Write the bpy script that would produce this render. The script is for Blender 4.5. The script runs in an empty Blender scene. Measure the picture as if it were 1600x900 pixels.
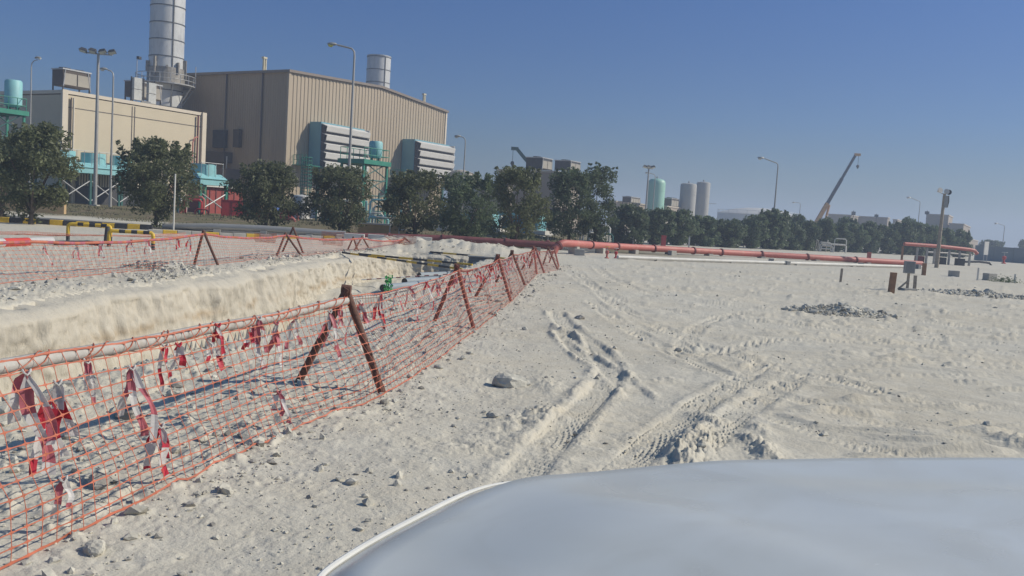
import bpy, math, random
import numpy as np
from mathutils import Vector
R_ = random.Random(7)
C = bpy.context.scene.collection
sc = bpy.context.scene
rad = math.radians
# ------------------------------------------------------------ camera, world, sun, exposure
F = 1374.0; H = 1.8
PITCH = math.atan(112 / F); RHO = rad(3.6)
f0 = np.array([0, math.cos(PITCH), -math.sin(PITCH)]); u0 = np.array([0, math.sin(PITCH), math.cos(PITCH)]); X0 = np.array([1, 0, 0.])
RV = math.cos(RHO) * X0 + math.sin(RHO) * u0
UV = -math.sin(RHO) * X0 + math.cos(RHO) * u0
from mathutils import Matrix
cd = bpy.data.cameras.new('camera'); cam = bpy.data.objects.new('camera', cd); C.objects.link(cam)
cd.sensor_width = 36; cd.lens = 36 * F / 1600; cd.clip_start = 0.05; cd.clip_end = 6000
m = Matrix.Identity(4)
for i in range(3):
    m[i][0] = RV[i]; m[i][1] = UV[i]; m[i][2] = -f0[i]
m[2][3] = H
cam.matrix_world = m
sc.camera = cam
SUN_AZ = rad(83)      # clockwise from +Y (view direction): the sun stands to the right
SUN_EL = rad(37)
w = bpy.data.worlds.new("World"); sc.world = w; w.use_nodes = True
nt = w.node_tree
sky = nt.nodes.new('ShaderNodeTexSky'); sky.sky_type = 'NISHITA'; sky.sun_disc = False
sky.sun_elevation = SUN_EL; sky.sun_rotation = SUN_AZ
sky.air_density = 1.0; sky.dust_density = .35; sky.ozone_density = 3.0; sky.altitude = 0
bg = nt.nodes['Background']; bg.inputs['Strength'].default_value = 0.065
hs_ = nt.nodes.new('ShaderNodeHueSaturation'); hs_.inputs['Saturation'].default_value = 1.35; hs_.inputs['Hue'].default_value = .511
nt.links.new(sky.outputs[0], hs_.inputs['Color']); 
tcw = nt.nodes.new('ShaderNodeTexCoord'); sxw = nt.nodes.new('ShaderNodeSeparateXYZ'); nt.links.new(tcw.outputs['Generated'], sxw.inputs[0])
rw = nt.nodes.new('ShaderNodeValToRGB'); nt.links.new(sxw.outputs[2], rw.inputs[0])   # low sky dimmed, unseen zenith boosted to fill shadows; ramp values are a third
ew = rw.color_ramp.elements; ew[0].position = .05; ew[0].color = (.175, .200, .252, 1); ew[1].position = .12; ew[1].color = (.235, .266, .335, 1)
for ps_, cw_ in ((.24, (.37, .345, .385, 1)), (.32, (.42, .37, .37, 1)), (.50, (1, .79, .56, 1))):
    q_ = ew.new(ps_); q_.color = cw_
vm = nt.nodes.new('ShaderNodeVectorMath'); vm.operation = 'MULTIPLY'; nt.links.new(hs_.outputs[0], vm.inputs[0]); nt.links.new(rw.outputs[0], vm.inputs[1])
v2 = nt.nodes.new('ShaderNodeVectorMath'); v2.operation = 'SCALE'; v2.inputs['Scale'].default_value = 3.0; nt.links.new(vm.outputs[0], v2.inputs[0]); nt.links.new(v2.outputs[0], bg.inputs[0])
sd = bpy.data.lights.new('sun', 'SUN'); so = bpy.data.objects.new('sun', sd); C.objects.link(so)
sd.energy = 4.3; sd.angle = rad(0.6); sd.color = (1, 0.935, 0.79)
sdir = Vector((math.sin(SUN_AZ) * math.cos(SUN_EL), math.cos(SUN_AZ) * math.cos(SUN_EL), math.sin(SUN_EL)))
so.rotation_euler = (-sdir).to_track_quat('-Z', 'Y').to_euler()
so.location = (0, 0, 60)
sc.view_settings.view_transform = 'Standard'; sc.view_settings.look = 'None'
sc.view_settings.exposure = 0.0; sc.view_settings.gamma = 1
sc.view_settings.use_curve_mapping = False
sc.cycles.max_bounces = 6; sc.cycles.transparent_max_bounces = 8; sc.cycles.volume_bounces = 1
HAZE_DENSITY = 0.0015

# ------------------------------------------------------------ pixel helpers (1600x900 picture)
def ray(px, py): return f0 * F + RV * (px - 800) + UV * (450 - py)
def G(px, py, z=0.0):
    d = ray(px, py); t = (z - H) / d[2]
    return np.array([0, 0, H]) + d * t
def at(px, py, Y):
    d = ray(px, py); t = Y / d[1]
    return np.array([0, 0, H]) + d * t
def proj(p):
    v = np.array(p, float) - [0, 0, H]
    return 800 + F * v @ RV / (v @ f0), 450 - F * v @ UV / (v @ f0)
def hz(px):
    return 450 - (112 - 0) + (px - 800) * math.tan(RHO) + 0.2
def along(c, d, px, z=5.0):
    """distance along direction d from ground point c at which the image column is px"""
    lo, hi = -5.0, 120.0
    for _ in range(60):
        mid = (lo + hi) / 2
        if proj((c[0] + d[0] * mid, c[1] + d[1] * mid, z))[0] < px: lo = mid
        else: hi = mid
    return (lo + hi) / 2
def zat(x, y, py):
    lo, hi = -5.0, 60.0
    for _ in range(60):
        mid = (lo + hi) / 2
        if proj((x, y, mid))[1] > py: lo = mid
        else: hi = mid
    return (lo + hi) / 2

# ------------------------------------------------------------ noise and ground height
def _h(ix, iy, s):
    n = (ix.astype(np.int64) * 374761393 + iy.astype(np.int64) * 668265263 + s * 1442695041) & 0x7fffffff
    n = ((n ^ (n >> 13)) * 1274126177) & 0x7fffffff
    return ((n ^ (n >> 16)) & 0xffff) / 65535.0
def vnoise(x, y, s=0):
    x = np.asarray(x, float); y = np.asarray(y, float)
    ix = np.floor(x); iy = np.floor(y); fx = x - ix; fy = y - iy
    fx = fx * fx * (3 - 2 * fx); fy = fy * fy * (3 - 2 * fy)
    a = _h(ix, iy, s); b = _h(ix + 1, iy, s); c = _h(ix, iy + 1, s); d = _h(ix + 1, iy + 1, s)
    return (a * (1 - fx) + b * fx) * (1 - fy) + (c * (1 - fx) + d * fx) * fy - 0.5
def fbm(x, y, o=4, s=0, g=0.5):
    t = 0; a = 1.0
    for k in range(o):
        t = t + a * vnoise(x, y, s + k * 17); a *= g
        x = np.asarray(x) * 2.03 + 3.1; y = np.asarray(y) * 2.03 + 1.7
    return t
def sst(a, b, v):
    t = np.clip((v - a) / (b - a), 0, 1); return t * t * (3 - 2 * t)
NEAR_EDGE = [(-5.3, 2.0), (-5.0, 5.0), (-4.6, 7.8), (-4.0, 11.0), (-2.55, 16.0), (-2.1, 23.8), (-1.6, 30.0), (-1.0, 37.2)]
FAR_EDGE = [(-8.0, 2.0), (-7.6, 8.0), (-7.35, 12.2), (-7.3, 15.0), (-6.9, 17.2), (-6.5, 21.0), (-6.3, 26.0), (-6.1, 31.5), (-5.2, 35.6), (-4.2, 37.0)]
TR = np.array(FAR_EDGE + NEAR_EDGE[::-1])
def poly_sd(x, y, P):
    """positive inside"""
    d = np.full(x.shape, 1e9); ins = np.zeros(x.shape, bool)
    n = len(P)
    for i in range(n):
        ax, ay = P[i]; bx, by = P[(i + 1) % n]
        ex, ey = bx - ax, by - ay
        t = np.clip(((x - ax) * ex + (y - ay) * ey) / (ex * ex + ey * ey), 0, 1)
        d = np.minimum(d, np.hypot(x - ax - t * ex, y - ay - t * ey))
        c = ((ay > y) != (by > y)) & (x < (bx - ax) * (y - ay) / (by - ay + 1e-12) + ax)
        ins ^= c
    return np.where(ins, d, -d)
def line_d(x, y, P):
    """distance, signed side, arclength to polyline"""
    best = np.full(x.shape, 1e9); side = np.zeros(x.shape); arc = np.zeros(x.shape); s0 = 0
    for i in range(len(P) - 1):
        ax, ay = P[i]; bx, by = P[i + 1]; ex, ey = bx - ax, by - ay; L = math.hypot(ex, ey)
        t = np.clip(((x - ax) * ex + (y - ay) * ey) / (L * L), 0, 1)
        dx = x - ax - t * ex; dy = y - ay - t * ey; d = np.hypot(dx, dy)
        k = d < best
        best = np.where(k, d, best); side = np.where(k, np.sign(ex * dy - ey * dx), side); arc = np.where(k, s0 + t * L, arc)
        s0 += L
    return best, side, arc
def smooth_line(P, n=3):
    P = [np.array(p, float) for p in P]
    for _ in range(n):
        Q = [P[0]]
        for a, b in zip(P[:-1], P[1:]): Q += [a * .75 + b * .25, a * .25 + b * .75]
        Q.append(P[-1]); P = Q
    return [tuple(p) for p in P]
def pxl(pts): return smooth_line([tuple(G(*p)[:2]) for p in pts], 2)
# (polyline, half width, depth, berm height, tread depth)
TRACKS = [
    (pxl([(770, 800), (835, 715), (905, 640), (955, 590), (950, 555), (890, 515), (870, 490)]), .17, .042, .046, .012),
    (pxl([(860, 860), (960, 740), (1040, 670), (1120, 615), (1190, 570)]), .15, .030, .022, .020),
    (pxl([(990, 820), (1060, 730), (1160, 640), (1250, 585)]), .15, .022, .018, .018),
    (pxl([(1010, 630), (950, 570), (900, 545), (880, 520)]), .14, .04, .06, .008),
    (pxl([(1600, 560), (1400, 540), (1200, 530), (1085, 560), (1060, 545), (1100, 500), (1200, 480)]), .15, .022, .018, .016),
    (pxl([(1640, 640), (1480, 640), (1330, 600), (1180, 570), (1000, 500), (930, 455), (900, 420)]), .16, .020, .018, .014),
    (pxl([(1640, 700), (1500, 690), (1300, 640), (1150, 590), (1030, 540), (960, 500), (925, 470)]), .16, .022, .018, .014),
    (pxl([(1640, 520), (1400, 500), (1180, 478), (1040, 470), (960, 440), (930, 415)]), .18, .024, .022, .010),
    (pxl([(1640, 545), (1400, 525), (1160, 500), (1010, 480), (930, 455), (890, 425)]), .18, .026, .022, .010),
    (pxl([(1640, 470), (1350, 452), (1150, 440), (1050, 425), (980, 418)]), .2, .02, .02, 0),
    (pxl([(1620, 455), (1350, 436), (1180, 430), (1090, 415)]), .2, .02, .02, 0),
    (pxl([(1640, 750), (1480, 720), (1330, 690), (1210, 650)]), .16, .02, .016, .012),
]
MOUNDS = [  # px, py, half length, half width, height, direction of the long axis
    (1095, 690, .55, .16, .15, 70), (1108, 655, .28, .14, .10, 120), (1190, 700, .42, .15, .15, 92), (1187, 668, .20, .10, .08, 92),
    (1065, 712, .35, .11, .11, 75), (885, 518, .8, .10, .06, 112), (815, 655, .5, .25, .07, 60), (850, 640, .3, .2, .06, 50),
    (760, 690, .4, .25, .05, 60), (860, 600, .35, .2, .06, 90), (1590, 690, .3, .2, .10, 90), (1085, 715, .2, .12, .05, 60), (1320, 720, .35, .1, .04, 30),
    (640, 577, .35, .15, .06, 20), (1040, 590, .3, .15, .05, 45), (830, 780, .4, .2, .05, 60),
]
MW = [(*G(a, b)[:2], l, v, h, rad(t)) for a, b, l, v, h, t in MOUNDS]
# the pipes lie along these (x, y) lines
def ground_z(x, y, detail=True):
    x = np.asarray(x, float); y = np.asarray(y, float)
    r = np.hypot(x, y)
    fade = 1 - .85 * sst(30, 60, r)
    z = fbm(x * .35, y * .35, 3, 1) * .07 * fade
    z = z + fbm(x * 1.6 + 9, y * 1.6, 3, 5) * .026 * fade * sst(-3, -1, y)
    rough = sst(-.25, .35, fbm(x * .9, y * .9, 2, 33) + .12)
    nearrough = sst(60, 15, r)
    z = z + fbm(x * 7, y * 7, 3, 9) * .012 * rough * nearrough * (1 - .5 * sst(0, 3, x))
    # heavier crumbs near and inside the netting, flatter dust further right
    nb, ns, _ = line_d(x, y, [(-3.1, 1), (-2.3, 4), (-1.3, 8), (-.6, 14), (.4, 22), (1.8, 34)])
    ins = np.where(ns > 0, 1.0, np.clip(1 - nb / 1.2, 0, 1) * .6) * (y < 37)
    clod = np.clip(fbm(x * 11, y * 11, 2, 21) - .05, 0, 1)
    z = z + clod * .06 * ins * nearrough
    clod2 = np.clip(fbm(x * 14 + 4, y * 14, 2, 41) - .22, 0, 1)
    z = z + clod2 * .034 * nearrough * (.08 + rough * (1 - .85 * sst(-.5, 2.5, x)))
    # dragged streaks across the yard
    st = fbm(x * 1.1 + y * .2, y * 5.0 - x * 1.2, 3, 61)
    st2 = fbm(x * .7 - y * .35 + 5, y * 3.4 + x * .9, 3, 67)
    z = z + (np.clip(st - .24, 0, 1) * .17 + np.clip(st2 - .26, 0, 1) * .15) * sst(1.5, 4, x) * sst(5, 9, r) * fade
    if detail:
        for P, hw, dep, berm, tread in TRACKS:
            d, s, a = line_d(x, y, P)
            wob = fbm(a * 2.3 + hw * 50, a * 0, 2, 3)
            k = sst(0, .8, a)
            prof = -dep * (1 - sst(hw * .7, hw * 1.05, d)) + berm * np.exp(-((d - hw * 1.35) / (hw * .38)) ** 2) * (.6 + .5 * wob + .35 * fbm(x * 9, y * 9, 2, 77) + .55 * fbm(x * 24, y * 24, 3, 78))
            if tread:
                ph = a / .085 + np.where(s > 0, d, -d) * s * 0 + d * 5.0
                lug = (np.sin(ph * 2 * math.pi) > .1) * (d < hw * .85) * np.clip(1.1 + 1.6 * fbm(x * 2, y * 2, 2, 90), 0, 1)
                prof = prof + lug * tread * 1.6
            z = z + .78 * prof * k * np.clip(.8 + wob, .3, 1.2)
        for mx, my, l, v, h, t in MW:
            dx = x - mx; dy = y - my
            p = (dx * math.cos(t) + dy * math.sin(t)) / l; q = (-dx * math.sin(t) + dy * math.cos(t)) / v
            e = np.exp(-(p * p) ** 1.6 - q * q)
            z = z + .72 * h * e * (.8 + .8 * fbm(x * 6, y * 6, 3, 55) + .7 * fbm(x * 19, y * 19, 3, 56))
    # loose bank beyond the end of the trench
    e = np.exp(-((x + 4) / 5.0) ** 4 - ((y - 42) / 3.6) ** 4)
    z = z + e * (.38 + .35 * fbm(x * 1.5, y * 1.5, 3, 71))
    # crumbled spoil along the far lip of the trench
    far_ = (x < -4.6 + .05 * y) | (y > 36)
    sd_ = poly_sd(x + np.where(far_, 0, .25) * fbm(x * 2, y * 2, 2, 81), y + np.where(far_, 0, .2) * fbm(x * 2 + 7, y * 2, 2, 83), TR)
    fl = np.exp(-((sd_ + .9) / .7) ** 2) * (x < -3.2) * (y < 39)
    z = z + fl * (.02 + .05 * np.clip(fbm(x * 5, y * 5, 3, 91) + .1, 0, 1))
    z = z + (-.12) * np.exp(-((sd_ + .1) / .35) ** 2) * (x < -3.2) * (sd_ < 0)
    # raised plant platform to the left and its grassy bank
    pl = sst(53, 60, y + .12 * x) * (1 - sst(1, 8, x))
    z = z + .5 * pl
    # the trench itself
    floor = -2.1 + 1.1 * sst(21, 28, y)
    wall_out = np.where(x < -3.3 + .02 * y, .02, .02)
    k = sst(0, .16, sd_ + np.where(far_, .36, 0))
    z = z * (1 - k) + k * (floor + fbm(x * 2, y * 2, 3, 11) * .15)
    return z
def gz(x, y): return float(ground_z(np.array([float(x)]), np.array([float(y)]))[0])
def gp(px, py, z=0.0):
    p = G(px, py, z)
    return (float(p[0]), float(p[1]), gz(p[0], p[1]))

# ------------------------------------------------------------ materials
MATS = {}
def mat(name, col, rough=.8, metal=0.0, var=.15, scale=3.0, bump=0.0, bscale=20.0, dirt=None, coat=0.0, col2=None, stretch=(1, 1, 1), emit=None, objvar=0.0, transl=0.0):
    if name in MATS: return MATS[name]
    M = bpy.data.materials.new(name); M.use_nodes = True; n = M.node_tree; N = n.nodes; L = n.links
    b = N['Principled BSDF']; b.inputs['Roughness'].default_value = rough; b.inputs['Metallic'].default_value = metal
    if coat: b.inputs['Coat Weight'].default_value = coat; b.inputs['Coat Roughness'].default_value = .08
    tc = N.new('ShaderNodeTexCoord'); mp = N.new('ShaderNodeMapping'); mp.inputs['Scale'].default_value = stretch
    L.new(tc.outputs['Object'], mp.inputs[0])
    no = N.new('ShaderNodeTexNoise'); no.inputs['Scale'].default_value = scale; no.inputs['Detail'].default_value = 8; no.inputs['Roughness'].default_value = .65
    L.new(mp.outputs[0], no.inputs['Vector'])
    cr = N.new('ShaderNodeValToRGB'); L.new(no.outputs['Fac'], cr.inputs[0])
    c = np.array(col[:3], float); lo = c * (1 - var); hi = np.clip(c * (1 + var), 0, 1)
    if col2 is not None: lo = np.array(col2)
    cr.color_ramp.elements[0].position = .32; cr.color_ramp.elements[0].color = (*lo, 1)
    cr.color_ramp.elements[1].position = .68; cr.color_ramp.elements[1].color = (*hi, 1)
    out = cr.outputs[0]
    if dirt is not None:
        n2 = N.new('ShaderNodeTexNoise'); n2.inputs['Scale'].default_value = scale * 2.7; n2.inputs['Detail'].default_value = 10; n2.inputs['Roughness'].default_value = .75
        L.new(mp.outputs[0], n2.inputs['Vector'])
        r2 = N.new('ShaderNodeValToRGB'); r2.color_ramp.elements[0].position = .5; r2.color_ramp.elements[1].position = .72
        r2.color_ramp.elements[0].color = (0, 0, 0, 1); r2.color_ramp.elements[1].color = (.75, .75, .75, 1)
        L.new(n2.outputs['Fac'], r2.inputs[0])
        mx = N.new('ShaderNodeMixRGB'); mx.inputs[2].default_value = (*dirt, 1); L.new(out, mx.inputs[1]); L.new(r2.outputs[0], mx.inputs[0]); out = mx.outputs[0]
    if objvar:
        oi = N.new('ShaderNodeObjectInfo'); hs = N.new('ShaderNodeHueSaturation')
        ma = N.new('ShaderNodeMapRange'); ma.inputs['To Min'].default_value = 1 - objvar; ma.inputs['To Max'].default_value = 1 + objvar
        L.new(oi.outputs['Random'], ma.inputs[0]); L.new(ma.outputs[0], hs.inputs['Value']); L.new(out, hs.inputs['Color']); out = hs.outputs[0]
    L.new(out, b.inputs['Base Color'])
    if bump:
        nb = N.new('ShaderNodeTexNoise'); nb.inputs['Scale'].default_value = bscale; nb.inputs['Detail'].default_value = 6
        L.new(mp.outputs[0], nb.inputs['Vector'])
        bu = N.new('ShaderNodeBump'); bu.inputs['Strength'].default_value = bump; bu.inputs['Distance'].default_value = .02
        L.new(nb.outputs['Fac'], bu.inputs['Height']); L.new(bu.outputs[0], b.inputs['Normal'])
    if emit: b.inputs['Emission Color'].default_value = (*emit, 1); b.inputs['Emission Strength'].default_value = 1
    if transl:
        tr = N.new('ShaderNodeBsdfTranslucent'); ms = N.new('ShaderNodeMixShader'); ms.inputs[0].default_value = transl
        L.new(out, tr.inputs[0]); L.new(b.outputs[0], ms.inputs[1]); L.new(tr.outputs[0], ms.inputs[2]); L.new(ms.outputs[0], N['Material Output'].inputs[0])
    MATS[name] = M; return M
rust = mat('rusty steel', (.13, .062, .045), .85, 0, .3, 12, .3, 60, dirt=(.20, .11, .08))
rustpaint = mat('worn red primer', (.24, .075, .055), .8, 0, .3, 10, .2, 60, dirt=(.12, .06, .05))
pvc = mat('dusty grey pipe', (.42, .40, .37), .7, 0, .15, 6, .2, 40, dirt=(.30, .25, .2))
netm = mat('orange plastic netting', (.62, .20, .12), .55, 0, .22, 3, transl=.3)
tred = mat('red tape', (.68, .06, .10), .5, 0, .2, 8, transl=.45)
tpink = mat('faded red tape', (.66, .22, .26), .5, 0, .2, 8, transl=.45)
twhite = mat('white tape', (.78, .76, .74), .5, 0, .08, 8, transl=.45)
yel = mat('yellow paint', (.62, .40, .03), .6, 0, .2, 5, dirt=(.35, .27, .13))
blk = mat('black paint', (.025, .025, .028), .6, 0, .3, 5, dirt=(.14, .13, .12))
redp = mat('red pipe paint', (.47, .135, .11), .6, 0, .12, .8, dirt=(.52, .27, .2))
redbox = mat('red enamel', (.48, .045, .045), .5, 0, .15, 1.5)
maroon = mat('maroon paint and shaded red', (.17, .05, .05), .7, 0, .3, 2)
whitep = mat('white pipe', (.62, .60, .55), .6, 0, .1, 1.5, dirt=(.5, .46, .4))
cream = mat('cream wall paint', (.57, .49, .36), .9, 0, .05, .35, .1, 8)
creamtrim = mat('pale cream trim', (.64, .56, .45), .9, 0, .05, .5)
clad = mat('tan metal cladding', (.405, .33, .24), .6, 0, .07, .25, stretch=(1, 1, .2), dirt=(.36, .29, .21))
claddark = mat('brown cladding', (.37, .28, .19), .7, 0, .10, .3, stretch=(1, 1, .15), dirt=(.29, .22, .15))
trimdark = mat('dark roof trim', (.12, .10, .09), .7, 0, .1)
cyan = mat('light cyan paint', (.24, .50, .52), .55, 0, .08, .6, dirt=(.22, .38, .38))
blueg = mat('blue grey panel', (.13, .30, .36), .6, 0, .1, .5)
green = mat('green steel paint', (.03, .22, .15), .5, 0, .15, 1)
dgreen = mat('dark green steel', (.02, .10, .09), .6, 0, .2, 1)
louv = mat('white louvre blades', (.64, .62, .59), .6, 0, .06, 1.0)
steel = mat('galvanised steel', (.42, .42, .42), .5, .35, .12, .6, dirt=(.32, .31, .3), stretch=(1, 1, .3))
chim = mat('stainless chimney plate', (.56, .56, .55), .5, .1, .14, .35, stretch=(1, 1, .4), dirt=(.30, .30, .31))
bandm = mat('chimney band', (.11, .11, .11), .6, .3)
dark = mat('dark machinery', (.05, .05, .055), .7, 0, .25, 2)
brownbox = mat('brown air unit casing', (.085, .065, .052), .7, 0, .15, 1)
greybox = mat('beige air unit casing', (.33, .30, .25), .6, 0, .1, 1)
conc = mat('concrete', (.40, .38, .34), .95, 0, .15, 2, .3, 20)
concw = mat('pale concrete', (.58, .55, .50), .95, 0, .12, 2, .3, 20)
wood = mat('weathered timber', (.30, .17, .10), .9, 0, .25, 6, .3, 40)
greywood = mat('grey timber', (.33, .28, .22), .9, 0, .25, 6, .3, 40)
polem = mat('grey lamp post', (.36, .35, .33), .5, .3, .1, 1)
lens = mat('lamp glass', (.7, .7, .3), .2, 0, .05)
lensw = mat('pale lamp glass', (.65, .65, .6), .2, 0, .05)
leafm = mat('grey green leaves', (.135, .150, .072), .6, 0, .4, 1.6, objvar=.14, transl=.45)
leafr = mat('deep green leaves', (.112, .148, .078), .6, 0, .4, 1.3, objvar=.16, transl=.45)
bark = mat('bark', (.11, .085, .065), .95, 0, .3, 8, .5, 30)
tankgreen = mat('pale green tank', (.30, .52, .42), .5, 0, .06, .5)
tankgrey = mat('grey silo', (.36, .35, .33), .6, 0, .07, .5)
tankpale = mat('pale storage tank', (.50, .48, .45), .8, 0, .06, .2)
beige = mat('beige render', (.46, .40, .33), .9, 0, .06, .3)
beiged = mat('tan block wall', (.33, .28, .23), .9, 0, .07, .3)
bluewall = mat('blue grey boundary wall', (.22, .25, .27), .9, 0, .08, .5)
pipeblue = mat('grey blue duct', (.26, .30, .34), .6, 0, .1, 2)
orange = mat('orange crane steel', (.50, .27, .10), .6, 0, .15, 1)
boomm = mat('dark crane boom', (.05, .05, .065), .6, 0, .15, 1)
boomg = mat('green crane boom', (.05, .11, .10), .6, 0, .15, 1)
asph = mat('asphalt', (.13, .125, .12), .95, 0, .15, 1.5, .3, 40)
grassm = mat('dry grass', (.14, .13, .07), .95, 0, .5, 3)
bluepl = mat('blue plastic', (.05, .13, .42), .5, 0, .1)
rubber = mat('tyre rubber', (.02, .02, .02), .9)
glassm = mat('lamp cover', (.5, .52, .55), .1, .2, .05)
weed = mat('weed leaves', (.08, .12, .05), .7, 0, .4, 4, transl=.2)
def ground_mat(name, base, warm, dark_, bank=False, wall=False):
    M = bpy.data.materials.new(name); M.use_nodes = True; n = M.node_tree; N = n.nodes; L = n.links
    b = N['Principled BSDF']; b.inputs['Roughness'].default_value = 1.0; b.inputs['Specular IOR Level'].default_value = .15
    g = N.new('ShaderNodeNewGeometry')
    mp = N.new('ShaderNodeMapping'); L.new(g.outputs['Position'], mp.inputs[0])
    if wall: mp.inputs['Scale'].default_value = (1, 1, .45)
    def noise(scale, det=8, ro=.6, vec=None):
        t = N.new('ShaderNodeTexNoise'); t.inputs['Scale'].default_value = scale; t.inputs['Detail'].default_value = det; t.inputs['Roughness'].default_value = ro
        L.new(vec or mp.outputs[0], t.inputs['Vector']); return t.outputs['Fac']
    def ramp(v, a, b_, c0=(0, 0, 0), c1=(1, 1, 1)):
        r = N.new('ShaderNodeValToRGB'); e = r.color_ramp.elements; e[0].position = a; e[1].position = b_; e[0].color = (*c0, 1); e[1].color = (*c1, 1)
        L.new(v, r.inputs[0]); return r.outputs[0]
    def mix(fac, a, b_):
        x = N.new('ShaderNodeMixRGB')
        for s, v in ((0, fac), (1, a), (2, b_)):
            if isinstance(v, tuple): x.inputs[s].default_value = (*v, 1)
            elif isinstance(v, float): x.inputs[s].default_value = v
            else: L.new(v, x.inputs[s])
        return x.outputs[0]
    c = mix(ramp(noise(.35, 6), .38, .62), base, warm)
    c = mix(ramp(noise(.11, 5, .6), .48, .66, (0, 0, 0), (.6, .6, .6)), c, tuple(v * .86 for v in warm))
    c = mix(ramp(noise(3.0, 10, .7), .45, .75), c, tuple(v * 1.13 for v in base))
    c = mix(ramp(noise(9, 10, .75), .56, .74, (0, 0, 0), (.55, .55, .55)), c, dark_)
    c = mix(ramp(noise(60, 6, .7), .55, .72, (0, 0, 0), (.45, .45, .45)), c, tuple(v * .62 for v in base))
    if wall:
        sx = N.new('ShaderNodeSeparateXYZ'); L.new(g.outputs['Position'], sx.inputs[0])
        wv = noise(1.4, 6, .6)
        ad = N.new('ShaderNodeMath'); ad.operation = 'MULTIPLY_ADD'; ad.inputs[1].default_value = .5; L.new(wv, ad.inputs[0]); L.new(sx.outputs[2], ad.inputs[2])
        c = mix(ramp(ad.outputs[0], -.62 + .25, -.05 + .25), c, base)
        wr = N.new('ShaderNodeValToRGB'); e = wr.color_ramp.elements
        e[0].position = .0; e[0].color = (0, 0, 0, 1); e[1].position = 1; e[1].color = (0, 0, 0, 1)
        for ps, vv in ((.35, 0.), (.47, .75), (.60, 0.)):
            q = e.new(ps); q.color = (vv, vv, vv, 1)
        m1 = N.new('ShaderNodeMath'); m1.operation = 'MULTIPLY_ADD'; m1.inputs[1].default_value = -.9; m1.inputs[2].default_value = .02; L.new(ad.outputs[0], m1.inputs[0]); L.new(m1.outputs[0], wr.inputs[0])
        m2 = N.new('ShaderNodeMath'); m2.operation = 'MULTIPLY'; L.new(wr.outputs[0], m2.inputs[0]); L.new(ramp(noise(.8, 5), .42, .62), m2.inputs[1])
        c = mix(m2.outputs[0], c, (.36, .27, .17))
    if bank:
        sx = N.new('ShaderNodeSeparateXYZ'); L.new(g.outputs['Position'], sx.inputs[0])
        a = N.new('ShaderNodeMath'); a.operation = 'MULTIPLY_ADD'; a.inputs[1].default_value = .12; L.new(sx.outputs[0], a.inputs[0]); L.new(sx.outputs[1], a.inputs[2])
        a2 = N.new('ShaderNodeMath'); a2.operation = 'MULTIPLY_ADD'; a2.inputs[1].default_value = 3.0; L.new(noise(.5, 5), a2.inputs[0]); L.new(a.outputs[0], a2.inputs[2])
        r1 = N.new('ShaderNodeMapRange'); r1.inputs['From Min'].default_value = 54; r1.inputs['From Max'].default_value = 56; L.new(a2.outputs[0], r1.inputs[0])
        r2 = N.new('ShaderNodeMapRange'); r2.inputs['From Min'].default_value = 14; r2.inputs['From Max'].default_value = 6; L.new(sx.outputs[0], r2.inputs[0])
        mm = N.new('ShaderNodeMath'); mm.operation = 'MULTIPLY'; L.new(r1.outputs[0], mm.inputs[0]); L.new(r2.outputs[0], mm.inputs[1])
        c = mix(mm.outputs[0], c, mix(ramp(noise(1.2, 8, .7), .4, .62), (.20, .155, .10), (.12, .12, .06)))
    L.new(c, b.inputs['Base Color'])
    bu = N.new('ShaderNodeBump'); bu.inputs['Strength'].default_value = .28; bu.inputs['Distance'].default_value = .03
    vo = N.new('ShaderNodeTexVoronoi'); vo.inputs['Scale'].default_value = 26; L.new(mp.outputs[0], vo.inputs['Vector'])
    s1 = N.new('ShaderNodeMath'); s1.operation = 'MULTIPLY_ADD'; s1.inputs[1].default_value = -.5; L.new(vo.outputs['Distance'], s1.inputs[0]); L.new(noise(18, 10, .75), s1.inputs[2])
    L.new(s1.outputs[0], bu.inputs['Height'])
    b2 = N.new('ShaderNodeBump'); b2.inputs['Strength'].default_value = .32; b2.inputs['Distance'].default_value = .22
    L.new(noise(1.3 if not wall else 3.0, 8, .7), b2.inputs['Height']); L.new(bu.outputs[0], b2.inputs['Normal']); L.new(b2.outputs[0], b.inputs['Normal'])
    MATS[name] = M; return M
earth = ground_mat('dusty limestone earth', (.52, .49, .42), (.545, .495, .40), (.415, .38, .32), bank=True)
cut = ground_mat('cut limestone wall', (.485, .45, .38), (.53, .48, .395), (.41, .355, .275), wall=True)
stone = mat('pale stone', (.49, .465, .40), 1, 0, .28, 4, .4, 40)
stoned = mat('grey stone', (.33, .31, .275), 1, 0, .3, 4, .4, 40)

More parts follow.
